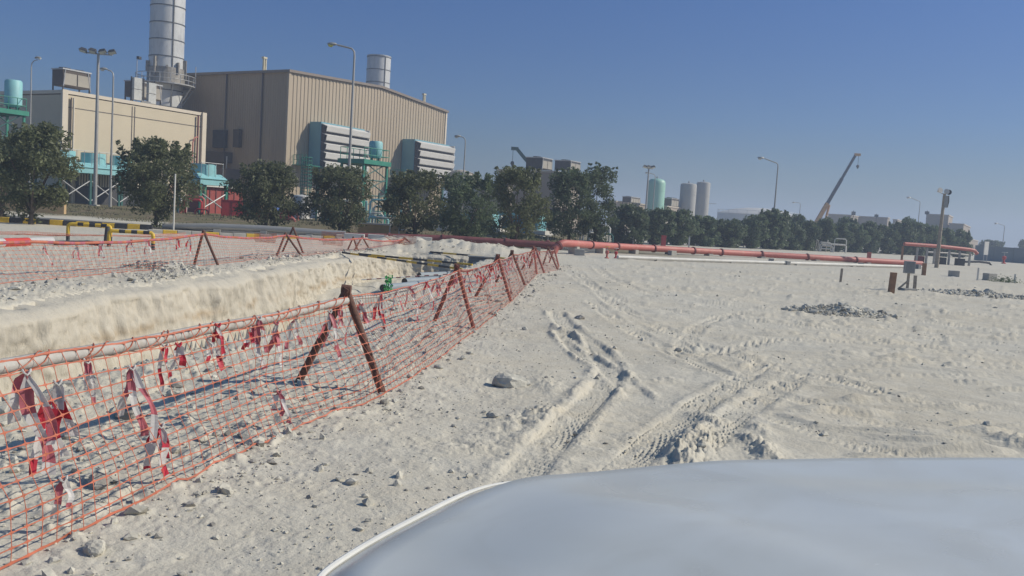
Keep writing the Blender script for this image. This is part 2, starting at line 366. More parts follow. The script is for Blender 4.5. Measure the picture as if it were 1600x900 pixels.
# ------------------------------------------------------------ object helpers
class MB:
    def __init__(s): s.v = []; s.f = []; s.m = []
    def add(s, v, f, mi=0):
        o = len(s.v); s.v += [tuple(float(c) for c in p) for p in v]; s.f += [tuple(i + o for i in q) for q in f]; s.m += [mi] * len(f); return s
    def box(s, c, d, rz=0, mi=0, taper=(1, 1)):
        hx, hy, hh = d[0] / 2, d[1] / 2, d[2] / 2; cs, sn = math.cos(rz), math.sin(rz); v = []
        for k in (-1, 1):
            tx, ty = (taper if k > 0 else (1, 1))
            for a, b in ((-1, -1), (1, -1), (1, 1), (-1, 1)):
                x, y = a * hx * tx, b * hy * ty
                v.append((c[0] + x * cs - y * sn, c[1] + x * sn + y * cs, c[2] + k * hh))
        return s.add(v, [(3, 2, 1, 0), (4, 5, 6, 7), (0, 1, 5, 4), (1, 2, 6, 5), (2, 3, 7, 6), (3, 0, 4, 7)], mi)
    def cyl(s, p0, p1, r0, r1=None, n=12, mi=0, caps=True):
        r1 = r0 if r1 is None else r1
        a = Vector(p0); b = Vector(p1); d = (b - a).normalized()
        u = d.cross(Vector((0, 0, 1)) if abs(d.z) < .95 else Vector((1, 0, 0))).normalized(); v2 = d.cross(u)
        v = []
        for p, r in ((a, r0), (b, r1)):
            for i in range(n):
                t = 2 * math.pi * i / n; q = p + u * (r * math.cos(t)) + v2 * (r * math.sin(t)); v.append(q)
        f = [(i, (i + 1) % n, n + (i + 1) % n, n + i) for i in range(n)]
        if caps: f += [tuple(range(n))[::-1], tuple(range(n, 2 * n))]
        return s.add(v, f, mi)
    def tube(s, pts, r, n=8, mi=0, caps=True):
        P = [Vector(p) for p in pts]; rs = r if isinstance(r, (list, tuple)) else [r] * len(P); v = []; ref = None
        for i, p in enumerate(P):
            d = (P[min(i + 1, len(P) - 1)] - P[max(i - 1, 0)]).normalized()
            if ref is None: ref = Vector((0, 0, 1)) if abs(d.z) < .9 else Vector((1, 0, 0))
            u = d.cross(ref).normalized(); ref2 = u.cross(d).normalized(); ref = ref2
            for k in range(n):
                t = 2 * math.pi * k / n; v.append(p + u * (rs[i] * math.cos(t)) + ref2 * (rs[i] * math.sin(t)))
        f = []
        for i in range(len(P) - 1):
            for k in range(n): f.append((i * n + k, i * n + (k + 1) % n, (i + 1) * n + (k + 1) % n, (i + 1) * n + k))
        if caps: f += [tuple(range(n)), tuple(range((len(P) - 1) * n, len(P) * n))[::-1]]
        return s.add(v, f, mi)
    def lathe(s, prof, c=(0, 0, 0), n=32, mi=0):
        v = []; f = []
        for r, z in prof:
            for k in range(n):
                t = 2 * math.pi * k / n; v.append((c[0] + r * math.cos(t), c[1] + r * math.sin(t), c[2] + z))
        for i in range(len(prof) - 1):
            for k in range(n): f.append((i * n + k, i * n + (k + 1) % n, (i + 1) * n + (k + 1) % n, (i + 1) * n + k))
        if prof[0][0] > .001: f.append(tuple(range(n))[::-1])
        if prof[-1][0] > .001: f.append(tuple(range((len(prof) - 1) * n, len(prof) * n)))
        return s.add(v, f, mi)
    def prism(s, poly, axis, a0, a1, mi=0):
        """poly of 2d points extruded along axis 'x','y' or 'z' between a0 and a1"""
        def P(u, w_, a): return {'x': (a, u, w_), 'y': (u, a, w_), 'z': (u, w_, a)}[axis]
        n = len(poly); v = [P(u, w_, a0) for u, w_ in poly] + [P(u, w_, a1) for u, w_ in poly]
        f = [(i, (i + 1) % n, n + (i + 1) % n, n + i) for i in range(n)] + [tuple(range(n))[::-1], tuple(range(n, 2 * n))]
        return s.add(v, f, mi)
    def build(s, name, mats, parent=None, smooth=False, loc=None, bevel=0):
        me = bpy.data.meshes.new(name); me.from_pydata(s.v, [], s.f)
        mats = mats if isinstance(mats, (list, tuple)) else [mats]
        for mm in mats: me.materials.append(mm)
        if len(mats) > 1: me.polygons.foreach_set('material_index', s.m)
        import bmesh
        bm = bmesh.new(); bm.from_mesh(me); bmesh.ops.recalc_face_normals(bm, faces=bm.faces); bm.to_mesh(me); bm.free()
        if smooth:
            me.polygons.foreach_set('use_smooth', [True] * len(me.polygons))
            me.set_sharp_from_angle(angle=rad(40))
        o = bpy.data.objects.new(name, me); C.objects.link(o)
        if parent is not None: o.parent = parent
        if loc is not None: o.location = loc
        if bevel:
            bv = o.modifiers.new('bevel', 'BEVEL'); bv.width = bevel; bv.segments = 2; bv.limit_method = 'ANGLE'
        return o
def npmesh(name, V, Fq, mats, parent=None, mi=None, smooth=False):
    V = np.asarray(V, np.float32); Fq = np.asarray(Fq, np.int32); k = Fq.shape[1]
    me = bpy.data.meshes.new(name); me.vertices.add(len(V)); me.vertices.foreach_set('co', V.ravel())
    me.loops.add(Fq.size); me.loops.foreach_set('vertex_index', Fq.ravel())
    me.polygons.add(len(Fq)); me.polygons.foreach_set('loop_start', np.arange(0, Fq.size, k, dtype=np.int32)); me.polygons.foreach_set('loop_total', np.full(len(Fq), k, np.int32))
    mats = mats if isinstance(mats, (list, tuple)) else [mats]
    for mm in mats: me.materials.append(mm)
    if mi is not None: me.polygons.foreach_set('material_index', np.asarray(mi, np.int32))
    me.polygons.foreach_set('use_smooth', np.full(len(Fq), smooth, bool))
    me.update(calc_edges=True); me.validate()
    o = bpy.data.objects.new(name, me); C.objects.link(o)
    if parent is not None: o.parent = parent
    return o
def tag(o, label, cat, group=None, kind=None):
    if kind: o['kind'] = kind
    if label: o['label'] = label
    if cat: o['category'] = cat
    if group: o['group'] = group
    return o
def thing(name, label, cat, loc=(0, 0, 0), rz=0, group=None):
    o = bpy.data.objects.new(name, None); C.objects.link(o); o.location = tuple(float(v) for v in loc); o.rotation_euler = (0, 0, rz); o.empty_display_size = .2
    return tag(o, label, cat, group)
def struct(o, label=None):
    o['kind'] = 'structure'
    if label: o['label'] = label
    return o
def dup(root, loc, rz, label, group=None, sc_=None):
    r = root.copy(); C.objects.link(r); r.location = tuple(float(v) for v in loc); r.rotation_euler = (0, 0, rz); r['label'] = label
    if group: r['group'] = group
    if sc_ is not None: r.scale = (sc_[0], sc_[0], sc_[1]) if isinstance(sc_, tuple) else (sc_,) * 3
    for ch in list(root.children):
        c = ch.copy(); C.objects.link(c); c.parent = r
        for g in ch.children:
            d = g.copy(); C.objects.link(d); d.parent = c
    return r

# ------------------------------------------------------------ ground, trench, road
def build_ground():
    el = np.arange(31, 1.72, -.055)
    r = np.concatenate([[.3, .8, 1.2, 1.6, 2.0, 2.4, 2.7], H / np.tan(np.radians(el)), np.geomspace(61, 1200, 50)])
    th = np.concatenate([np.arange(-180, -40, 3.0), np.arange(-40, -33, .3), np.arange(-33, 34, .058), np.arange(34, 40, .3), np.arange(40, 180, 3.0)])
    th = np.radians(th)
    RR, TT = np.meshgrid(r, th, indexing='ij'); x = RR * np.sin(TT); y = RR * np.cos(TT)
    z = ground_z(x.ravel(), y.ravel())
    nr, nt_ = RR.shape; idx = np.arange(nr * nt_).reshape(nr, nt_)
    nx = np.roll(idx, -1, axis=1)
    Fq = np.stack([idx[:-1], idx[1:], nx[1:], nx[:-1]], -1).reshape(-1, 4)
    o = npmesh('ground', np.stack([x.ravel(), y.ravel(), z], -1), Fq, earth, smooth=True); struct(o)
    return o
build_ground()
def resample(P, step):
    P = np.array(P, float); d = np.r_[0, np.cumsum(np.hypot(*np.diff(P, axis=0).T))]; s = np.arange(0, d[-1], step)
    return np.stack([np.interp(s, d, P[:, 0]), np.interp(s, d, P[:, 1])], -1), s
def build_wall():
    P, s = resample(smooth_line(FAR_EDGE[:-1] + [(-4.2, 36.9), (-2.6, 37.15), (-1.2, 37.3)], 2), .045)
    T = np.gradient(P, axis=0); T /= np.hypot(T[:, 0], T[:, 1])[:, None]; Nn = np.stack([T[:, 1], -T[:, 0]], -1)  # towards the trench
    prof = [(-.75, None, -.035), (-.55, None, -.01), (-.4, None, .004), (-.28, None, .008), (-.18, None, .0), (-.08, None, -.03), (0.0, None, -.09)]
    V = []
    eo = .14 * fbm(s * .9, s * 0, 3, 201) * 2 + .10 * fbm(s * 5, s * 0, 3, 205)
    top = ground_z(P[:, 0] - Nn[:, 0] * .7, P[:, 1] - Nn[:, 1] * .7, False)
    top = np.convolve(np.pad(top, 12, 'edge'), np.ones(25) / 25, 'valid')
    for off, _, dz in prof:
        oo = off + eo * sst(-.75, -.1, off) - .02
        x = P[:, 0] + Nn[:, 0] * oo; y = P[:, 1] + Nn[:, 1] * oo
        zg = ground_z(x, y, False)
        zz = np.where(off < -.3, zg, np.maximum(zg, top - .10)) + dz + .03 * fbm(x * 9, y * 9, 3, 210) * (off > -.5)
        V.append(np.stack([x, y, zz], -1))
    zt = V[-1][:, 2]; bot = np.where(P[:, 1] < 25, -2.3, -1.35) ; K = 46
    for k in range(1, K + 1):
        t = k / K; zz = zt * (1 - t) + bot * t
        oo = eo * (1 - t) + .03 + .28 * t + .16 * fbm(s * .9, zz * .9, 4, 220) + .07 * fbm(s * 6, zz * 1.2, 4, 230) + .10 * np.clip(fbm(s * 3.1, zz * 3, 3, 240), -.15, 1) + .045 * fbm(s * 13, zz * 9, 2, 250) + .035 * np.abs(np.sin(s * 8.5 + 1.5 * fbm(s * .5, zz * .7, 2, 260))) * sst(-.1, .2, fbm(s * .35, zz * .8, 2, 270)) + .05 * np.round(2.5 * fbm(s * 1.1, zz * 1.6, 2, 280)) / 2.5
        V.append(np.stack([P[:, 0] + Nn[:, 0] * oo, P[:, 1] + Nn[:, 1] * oo, zz], -1))
    V = np.array(V); nr, nc = V.shape[:2]; idx = np.arange(nr * nc).reshape(nr, nc)
    Fq = np.stack([idx[:-1, :-1], idx[:-1, 1:], idx[1:, 1:], idx[1:, :-1]], -1).reshape(-1, 4)
    struct(npmesh('trench_wall', V.reshape(-1, 3), Fq, cut, smooth=True))
build_wall()
def sheet(name, poly_l, poly_r, m_, dz, n=120):
    A, _ = resample(poly_l, 1.0); B, _ = resample(poly_r, 1.0); k = n
    A = np.stack([np.interp(np.linspace(0, 1, k), np.linspace(0, 1, len(A)), A[:, i]) for i in (0, 1)], -1)
    B = np.stack([np.interp(np.linspace(0, 1, k), np.linspace(0, 1, len(B)), B[:, i]) for i in (0, 1)], -1)
    V = []
    for j in range(9):
        t = j / 8; P = A * (1 - t) + B * t; V.append(np.stack([P[:, 0], P[:, 1], ground_z(P[:, 0], P[:, 1]) + dz], -1))
    V = np.array(V); idx = np.arange(9 * k).reshape(9, k); Fq = np.stack([idx[:-1, :-1], idx[:-1, 1:], idx[1:, 1:], idx[1:, :-1]], -1).reshape(-1, 4)
    return struct(npmesh(name, V.reshape(-1, 3), Fq, m_, smooth=True))
sheet('road', [(-70, 51.5), (-30, 46.2), (-19, 45.3), (-8, 48.2), (6, 52.0)], [(-70, 56.5), (-30, 51.0), (-19, 50.0), (-8, 52.6), (6, 56)], asph, .03)

# ------------------------------------------------------------ stones
ico = []
def _ico():
    import bmesh
    bm = bmesh.new(); bmesh.ops.create_icosphere(bm, subdivisions=1, radius=1)
    v = np.array([q.co[:] for q in bm.verts]); f = np.array([[q.index for q in t.verts] for t in bm.faces]); bm.free(); return v, f
IV, IF = _ico()
rng = np.random.default_rng(5)
def stones(name, X, Y, S, m_, mi=None, sink=.25, parent=None, zadd=None):
    n = len(X); z = ground_z(X, Y) if zadd is None else zadd
    jit = 1 + rng.uniform(-.42, .42, (n, len(IV), 1)); v = IV[None] * jit
    v = v * np.stack([rng.uniform(.7, 1.35, n), rng.uniform(.6, 1.2, n), rng.uniform(.45, .9, n)], -1)[:, None]
    a = rng.uniform(0, 6.28, n); c, s_ = np.cos(a)[:, None], np.sin(a)[:, None]
    b = rng.uniform(-.6, .6, n); cb, sb = np.cos(b)[:, None], np.sin(b)[:, None]
    y2 = v[..., 1] * cb - v[..., 2] * sb; z2 = v[..., 1] * sb + v[..., 2] * cb
    vx = v[..., 0] * c - y2 * s_; vy = v[..., 0] * s_ + y2 * c
    S1 = S[:, None]
    V = np.stack([X[:, None] + vx * S1, Y[:, None] + vy * S1, (z + S * (.5 - sink))[:, None] + z2 * S1], -1).reshape(-1, 3)
    Fq = (IF[None] + (np.arange(n) * len(IV))[:, None, None]).reshape(-1, 3)
    mm = None if mi is None else np.repeat(mi, len(IF))
    return npmesh(name, V, Fq, m_, parent, mm)
def scatter():
    # inside the netting: thick litter of stones
    n = 8000; t = rng.uniform(0, 1, n) ** 1.5; y = 3.0 + 33 * t
    nb = np.interp(y, [1, 4, 8, 14, 22, 36], [-3.1, -2.3, -1.35, -.6, .35, 2.0]); te = np.interp(y, [q[1] for q in NEAR_EDGE], [q[0] for q in NEAR_EDGE])
    u = rng.uniform(0, 1.12, n); x = te + .1 + (nb - te) * u
    keep = (fbm(x * 1.7, y * 1.7, 3, 301) + rng.uniform(-.5, .5, n)) > -.12
    x, y = x[keep], y[keep]; s = np.clip(.008 * rng.pareto(2.2, len(x)) + .008, 0, .06)
    o = stones('gravel', x, y, s, [stone, stoned], (rng.random(len(x)) < .30).astype(int)); o['kind'] = 'stuff'; o['label'] = 'loose stones littering the strip between netting and trench'; o['category'] = 'gravel'
    # the yard: sparse small crumbs in patches
    n = 16000; r = 3.2 * np.exp(rng.uniform(0, 1, n) * math.log(45 / 3.2)); a = np.radians(rng.uniform(-25, 38, n)); x = r * np.sin(a); y = r * np.cos(a)
    nb = np.interp(y, [1, 4, 8, 14, 22, 36], [-3.1, -2.3, -1.35, -.6, .35, 2.0])
    right = sst(0, 5, x - nb)
    keep = (x > nb - .1) & ((fbm(x * 1.1, y * 1.1, 3, 311) + rng.uniform(-.45, .45, n)) > .02 + .36 * right)
    x, y = x[keep], y[keep]; s = np.clip(.005 * rng.pareto(2.4, len(x)) + .005, 0, .034) * (1 + .02 * np.hypot(x, y))
    o = stones('pebbles', x, y, s, [stone, stoned], (rng.random(len(x)) < .16).astype(int), sink=.3); o['kind'] = 'stuff'; o['label'] = 'small crumbs of limestone over the dusty yard'; o['category'] = 'pebbles'
    # far lip
    n = 5200; y = 9 + 34 * rng.uniform(0, 1, n) ** 1.1; fe = np.interp(y, [q[1] for q in FAR_EDGE], [q[0] for q in FAR_EDGE])
    x = fe - .5 - np.abs(rng.normal(0, .75, n)); k = y > 37.6; x[k] = rng.uniform(-9, 0, k.sum())
    keep = ((fbm(x * .9, y * .9, 3, 321) + rng.uniform(-.4, .4, n)) > -.05) & ((y < 36.5) | (y > 38)); x, y = x[keep], y[keep]; s = np.clip(.012 * rng.pareto(2.4, len(x)) + .011, 0, .085)
    o = stones('rubble', x, y, s, [stone, stoned], (rng.random(len(x)) < .2).astype(int)); o['kind'] = 'stuff'; o['label'] = 'broken limestone crumbled along the far lip of the trench'; o['category'] = 'rubble'
scatter()
def rock(px, py, s, label, m_=stone, seed=0, flat=.6):
    import bmesh
    bm = bmesh.new(); bmesh.ops.create_icosphere(bm, subdivisions=3, radius=1)
    v = np.array([q.co[:] for q in bm.verts]); f = np.array([[q.index for q in t.verts] for t in bm.faces]); bm.free()
    rg = np.random.default_rng(seed)
    for _ in range(9):   # slice facets
        n = rg.normal(size=3); n /= np.linalg.norm(n); d = rg.uniform(.55, .85); t = v @ n - d; v = v - np.clip(t, 0, None)[:, None] * n * .9
    v = v * [1.15, .85, flat] + .03 * rg.normal(size=v.shape); p = gp(px, py)
    o = npmesh('rock', v * s, f, m_, smooth=False); o.location = (p[0], p[1], p[2] + s * flat * .35); o.rotation_euler = (0, 0, rg.uniform(0, 6))
    tag(o, label, 'rock', 'single rocks on the ground'); return o
ROCKS = [(800, 596, .19, 'largest pale rock on the yard, half buried left of the tyre ruts'), (392, 694, .085, 'rock just outside the netting bottom, near the picture foreground'),
         (408, 690, .05, 'small rock touching the rock outside the netting bottom'), (432, 682, .06, 'stone beside the net hem, one step beyond the pair of rocks'),
         (686, 575, .06, 'flat stone on the yard right of the nearest A-frame foot'), (640, 590, .05, 'small stone just right of the nearest A-frame foot'),
         (770, 648, .055, 'flat stone below the largest pale rock'), (150, 855, .07, 'pale flat rock near the lower left corner of the yard'),
         (905, 497, .10, 'dark clod at the head of the curved tyre rut'), (960, 545, .05, 'stone beside the bend of the tyre rut'),
         (155, 758, .10, 'dark stone behind the netting near a red tape scrap'), (200, 655, .11, 'dark stone behind the netting under the forked tape strip'),
         (95, 640, .07, 'grey stone behind the netting below the rail'), (275, 600, .07, 'stone behind the net between the rail and its shadow'),
         (1060, 545, .06, 'small clod at the tight turn of a tyre track'), (722, 560, .06, 'stone on the yard below the second A-frame'),
         (1545, 458, .22, 'pale boulder on the flat rubble patch at the far right'), (1515, 460, .13, 'grey stone on the flat rubble patch'),
         (820, 512, .06, 'small pale stone on the smooth yard beyond the largest rock')]
for i, (a, b, s, l) in enumerate(ROCKS): rock(a, b, s, l, stoned if 'dark' in l or 'grey' in l else stone, i + 3)
def rubble_pile(px, py, rx, ry, h, n, label, smin=.02):
    p = gp(px, py); root = thing('rubble_pile', label, 'rubble pile', p)
    g = np.linspace(-1.2, 1.2, 60); gx, gy = np.meshgrid(g, g); q = np.exp(-2.2 * (gx ** 2 + gy ** 2)) - .09
    z = h * q * 1.2 * (1 + .9 * fbm(gx * 3 + px, gy * 3, 4, 3)) - .03
    idx = np.arange(3600).reshape(60, 60); Fq = np.stack([idx[:-1, :-1], idx[:-1, 1:], idx[1:, 1:], idx[1:, :-1]], -1).reshape(-1, 4)
    npmesh('mound', np.stack([gx.ravel() * rx, gy.ravel() * ry, z.ravel()], -1), Fq, stone, root, smooth=True)
    a = rng.uniform(0, 6.28, n); r = np.sqrt(rng.uniform(0, 1, n)) * 1.05; X = r * np.cos(a) + .1 * rng.normal(size=n); Y = r * np.sin(a)
    Z = h * np.clip(np.exp(-2.2 * (X ** 2 + Y ** 2)) - .09, 0, 1) * 1.2
    S = np.clip(smin * .8 * rng.pareto(2.6, n) + smin * .8, 0, .09)
    o = stones('broken_stone', X * rx, Y * ry, S, [stone, stoned], (rng.random(n) < .15).astype(int), parent=root, zadd=Z); o['kind'] = 'stuff'
rubble_pile(1312, 488, 1.25, .9, .17, 800, 'low heap of grey broken stone in the middle of the yard')
rubble_pile(1525, 460, 2.3, 1.2, .12, 450, 'flat patch of rubble and boulders right of the timber posts', .03)
rubble_pile(262, 420, 1.1, .5, .12, 420, 'heap of pale chippings on the far lip of the trench')

# ------------------------------------------------------------ A-frames, rails, netting, tape
def frame_pose(apx, apy, fr, fl):
    a, b = gp(*fr), gp(*fl); c = ((a[0] + b[0]) / 2, (a[1] + b[1]) / 2)
    top = at(apx, apy, c[1]); return np.array([top[0], c[1], top[2]]), np.array(a), np.array(b)
NF = [  # apex px, right foot, left foot
    ((541, 455), (600, 614), (465, 601)), ((714, 417), (741, 510), (678, 501)), ((778, 401), (799, 470), (742, 463)),
    ((800, 394), (821, 448), (773, 444)), ((834, 387), (839, 429), (815, 422)), ((837, 389), (851, 427), (826, 420)),
    ((857, 388), (872, 421), (848, 414)), ((866, 387), (873, 415), (858, 410)), ]
ords = ['nearest', 'second', 'third', 'fourth', 'fifth', 'sixth', 'seventh', 'last and farthest']
def make_frame(top, a, b, label, group, r, m_, collar=True):
    base = (top[0], top[1], gz(top[0], top[1])); root = thing('barrier_trestle', label, 'A-frame', base, 0, group); o = np.array(base)
    for foot, lean in ((a, 1), (b, -1)):
        foot = foot.copy(); foot[2] = gz(foot[0], foot[1]) - .03
        d = (top - foot); d /= np.linalg.norm(d); e = top + d * .035 + np.array([0, .022 * lean, 0])
        MB().cyl(foot - o, e - o, r, r, 12).build('leg', m_, root, True)
    if collar:
        c = top - o; bend = MB(); bend.cyl(c + [-.045, 0, .02], c + [.045, 0, .015], r * 1.25, r * 1.25, 10); bend.cyl(c + [0, -.05, -.03], c + [0, .06, -.03], r * .7, None, 10)
        bend.build('joint', rust, root, True)
    return root
tops = []
for i, (ap, fr, fl) in enumerate(NF):
    t, a, b = frame_pose(*ap, fr, fl); tops.append((t, a, b))
    make_frame(t, a, b, f'rusty steel A-frame of the near netting, {ords[i]} one from the camera', 'A-frames holding the near netting', .038 if i == 0 else .033, rust if i % 3 == 0 else rustpaint)
# a frame before the picture's left edge
t0 = np.array([-3.05, 2.6, 1.0]); a0 = np.array([-2.55, 2.6, 0]); b0 = np.array([-3.5, 2.6, 0])
make_frame(t0, a0, b0, 'rusty steel A-frame of the near netting beyond the lower left picture corner', 'A-frames holding the near netting', .03, rust)
allt = [(t0, a0, b0)] + tops
def catenary(p, q, sag, n=14):
    p = np.array(p); q = np.array(q); return [tuple(p * (1 - t) + q * t + np.array([.015 * math.sin(9 * t), 0, -sag * 4 * t * (1 - t) + .006 * math.sin(23 * t)])) for t in np.linspace(0, 1, n)]
RAILZ = -.085
def rail(i, r, m_, sag, label):
    p = allt[i][0] + [0, 0, RAILZ]; q = allt[i + 1][0] + [0, 0, RAILZ]
    o = MB().tube(catenary(p, q, sag), r, 10).build('rail', m_, None, True); tag(o, label, 'rail', 'rails along the near netting'); return o
rail(0, .040, pvc, .05, 'thick grey pipe rail carrying the netting nearest the camera')
rail(1, .016, pvc, .06, 'thin grey rail between the nearest and second A-frames')
rail(2, .014, rustpaint, .05, 'thin rusty rail between the second and third A-frames')
for i in range(3, 8): rail(i, .014, pvc if i % 2 else rustpaint, .03, f'thin rail between the {ords[i-1]} and {ords[i].split(" and")[0]} near A-frames')
def spline_fn(pts):
    P = np.array(pts, float); d = np.r_[0, np.cumsum(np.linalg.norm(np.diff(P, axis=0), axis=1))]
    def f(s): return np.stack([np.interp(s, d, P[:, k]) for k in range(3)], -1)
    return f, d[-1]
def netting(name, top, bot, cell, rows, seed, wn, wm, billow=.05, bulk=True):
    ft, Lt = spline_fn(top); fb, Lb = spline_fn(bot); n = int(Lt / cell); u = np.linspace(0, 1, n + 1)
    T = ft(u * Lt); B = fb(u * Lb); g = np.zeros((rows + 1, n + 1, 3))
    su = u * Lt
    for j in range(rows + 1):
        v = j / rows; vv = v ** 1.05 + .03 * fbm(su * .9, su * 0 + v * 2, 2, seed + 2)
        vv = np.clip(vv, 0, 1) if 0 < j < rows else np.full(n + 1, float(j > 0))
        P = T * (1 - vv[:, None]) + B * vv[:, None]
        bl = math.sin(math.pi * v)
        dx = billow * bl * 2 * fbm(su * .7, su * 0 + v * 1.5, 3, seed) + .012 * fbm(su * 6, v * 8 + su * 0, 2, seed + 4)
        P = P + np.stack([dx + .015 * bl, .5 * cell * fbm(su * .8, v * 3 + su * 0, 2, seed + 9) * 2 + .25 * cell * fbm(su * 7, v * 9 + su * 0, 1, seed + 6), -.035 * bl * (1 + 2 * fbm(su * .5, su * 0, 2, seed + 7)) + .010 * fbm(su * 5, v * 7 + su * 0, 2, seed + 5)], -1)
        g[j] = P
    zg = ground_z(g[..., 0].ravel(), g[..., 1].ravel()).reshape(g.shape[:2]); g[..., 2] = np.maximum(g[..., 2], zg + .008)
    V = []; Fc = []; off = 0
    def strips(A, Bp, wdir, w0, w1):
        nonlocal off
        A = A.reshape(-1, 3); Bp = Bp.reshape(-1, 3); D = wdir.reshape(-1, 3); D = D / np.maximum(np.linalg.norm(D, axis=1), 1e-6)[:, None]
        A2 = A * .78 + Bp * .22; B2 = A * .22 + Bp * .78
        v = np.stack([A - D * w0, A + D * w0, A2 - D * w1, A2 + D * w1, B2 - D * w1, B2 + D * w1, Bp - D * w0, Bp + D * w0], 1)
        k = len(A); base = off + np.arange(k)[:, None, None] * 8
        f = base + np.array([[0, 2, 3, 1], [2, 4, 5, 3], [4, 6, 7, 5]])[None]
        V.append(v.reshape(-1, 3)); Fc.append(f.reshape(-1, 4)); off += k * 8
    vert = g[1:] - g[:-1]; hor = g[:, 1:] - g[:, :-1]
    vd = np.concatenate([vert, vert[-1:]], 0); hd = np.concatenate([hor, hor[:, -1:]], 1)
    keep = np.ones((rows + 1, n), bool)
    strips(g[:, :-1], g[:, 1:], vd[:, :-1], wn, wm)
    strips(g[:-1] + 0, g[1:], hd[:-1], wn * .8, wm * .62)
    # rolled hems at top and bottom
    strips(g[:1, :-1] + [0, 0, .004], g[:1, 1:] + [0, 0, .004], vd[:1, :-1], wn * 1.0, wn * .6)
    strips(g[-1:, :-1] + [.003, 0, .004], g[-1:, 1:] + [.003, 0, .004], vd[-1:, :-1], wn * 1.1, wn * .8)
    o = npmesh(name, np.concatenate(V), np.concatenate(Fc), netm)
    so_ = o.modifiers.new('thickness', 'SOLIDIFY'); so_.thickness = .0022; so_.offset = 0
    return o, g
top = []; bot = []
hem = [(-2.33, 4.03), (-2.19, 4.67), (-1.98, 5.54), (-1.69, 6.8), (-1.27, 7.9), (-1.02, 9.2), (-.85, 10.6), (-.72, 12), (-.5, 13.9)]
for i in range(len(allt) - 1):
    p = allt[i][0]; q = allt[i + 1][0]
    top += [tuple(np.array(v) + [.03, 0, .03 + RAILZ]) for v in catenary(p, q, .05 if i == 0 else .06, 12)][:-1]
top.append(tuple(allt[-1][0] + [.02, 0, -.03]))
hemf = [(-2.45, 2.6)] + hem + [(tops[k][1][0] + .02, tops[k][1][1]) for k in (2, 3, 4, 5, 6, 7)]
hemf = sorted(hemf, key=lambda q: q[1])
bot = [(x, y, gz(x, y) + .012) for x, y in hemf]
near_net, NG = netting('safety_net', top, bot, .105, 12, 500, .0078, .0030, .10)
tag(near_net, 'orange plastic safety netting slung along the near side of the trench', 'safety net', 'orange safety nets')
P_ = [np.array(v) for v in catenary(allt[0][0] + [0, 0, RAILZ], allt[1][0] + [0, 0, RAILZ], .05, 160)]
for nm, tw, ph in (('strand', 17, 0), ('strand', 11, 2.2)):
    o = MB().tube([p + np.array([.047 * math.cos(ph + tw * 6.283 * k / 159), 0, .047 * math.sin(ph + tw * 6.283 * k / 159)]) for k, p in enumerate(P_)], .0038, 5).build(nm, netm, near_net)
# far netting across the trench
FFR = [((318, 362), (342, 418), (303, 416)), ((446, 365), (472, 401), (432, 400)), ((458, 356), (474, 396), (441, 393)), ((552, 371), (559, 391), (543, 390)), ((566, 370), (578, 391), (553, 392)), ((632, 372), (640, 389), (622, 389))]
fl_lab = ['leftmost and largest far A-frame, alone on the bank beyond the trench', 'lower of the two crossing far A-frames beyond the trench', 'taller of the two crossing far A-frames beyond the trench',
          'small far A-frame left of its twin beside the street lamp', 'small far A-frame right of its twin near the yellow poles', 'smallest far A-frame, beside the trunk left of the trench end']
ftops = []
for (ap, fr, fl), l in zip(FFR, fl_lab):
    t, a, b = frame_pose(*ap, fr, fl); ftops.append((t, a, b)); make_frame(t, a, b, 'dark rusty ' + l, 'A-frames holding the far netting', .035, rust, False)
ft_ = [np.array([-10.6, 12.0, 1.0]), np.array([-9.4, 17.0, .78]), ftops[0][0], ftops[1][0], ftops[4][0], ftops[5][0]]
top2 = []
for i in range(len(ft_) - 1): top2 += catenary(ft_[i] + [0, 0, -.05], ft_[i + 1] + [0, 0, -.05], .10, 10)[:-1]
top2.append(tuple(ft_[-1]))
bot2 = [(x, y, gz(x, y) + .01) for x, y in [(-10.1, 12), (-9.1, 16.5), (-8.8, 19.5), (-8.0, 22.6), (-7.3, 29.2), (-6.3, 36), (tuple(ftops[5][1][:2]))]]
far_net, FG = netting('safety_net', top2, bot2, .14, 10, 700, .008, .0032, .05)
tag(far_net, 'orange plastic safety netting standing on the far bank of the trench', 'safety net', 'orange safety nets')
b = MB(); P_ = []
for i in range(5): P_ += catenary(ft_[i] + [0, 0, -.06], ft_[i + 1] + [0, 0, -.06], .10, 40)[:-1]
for k in range(len(P_) - 1): b.cyl(P_[k], P_[k + 1], .032, None, 8, k % 2 if k % 5 else 1)
tag(b.build('rail', [tpink, netm], None, True), 'long far rail wrapped in orange netting and faded tape beyond the trench', 'rail')
# second, crumpled strip of netting on the left by the red and white barrier
cr_t = [at(-40, 362, 27), at(40, 362, 28), at(120, 366, 29), at(200, 368, 31), at(290, 364, 33)]
cr_b = [(p[0] + .1, p[1] - .25, gz(p[0], p[1]) + .25) for p in cr_t]
cn, _ = netting('safety_net', [tuple(p) for p in cr_t], cr_b, .07, 9, 800, .009, .0055, .12); tag(cn, 'crumpled orange netting bunched behind the yellow and black bent barriers', 'safety net', 'orange safety nets')
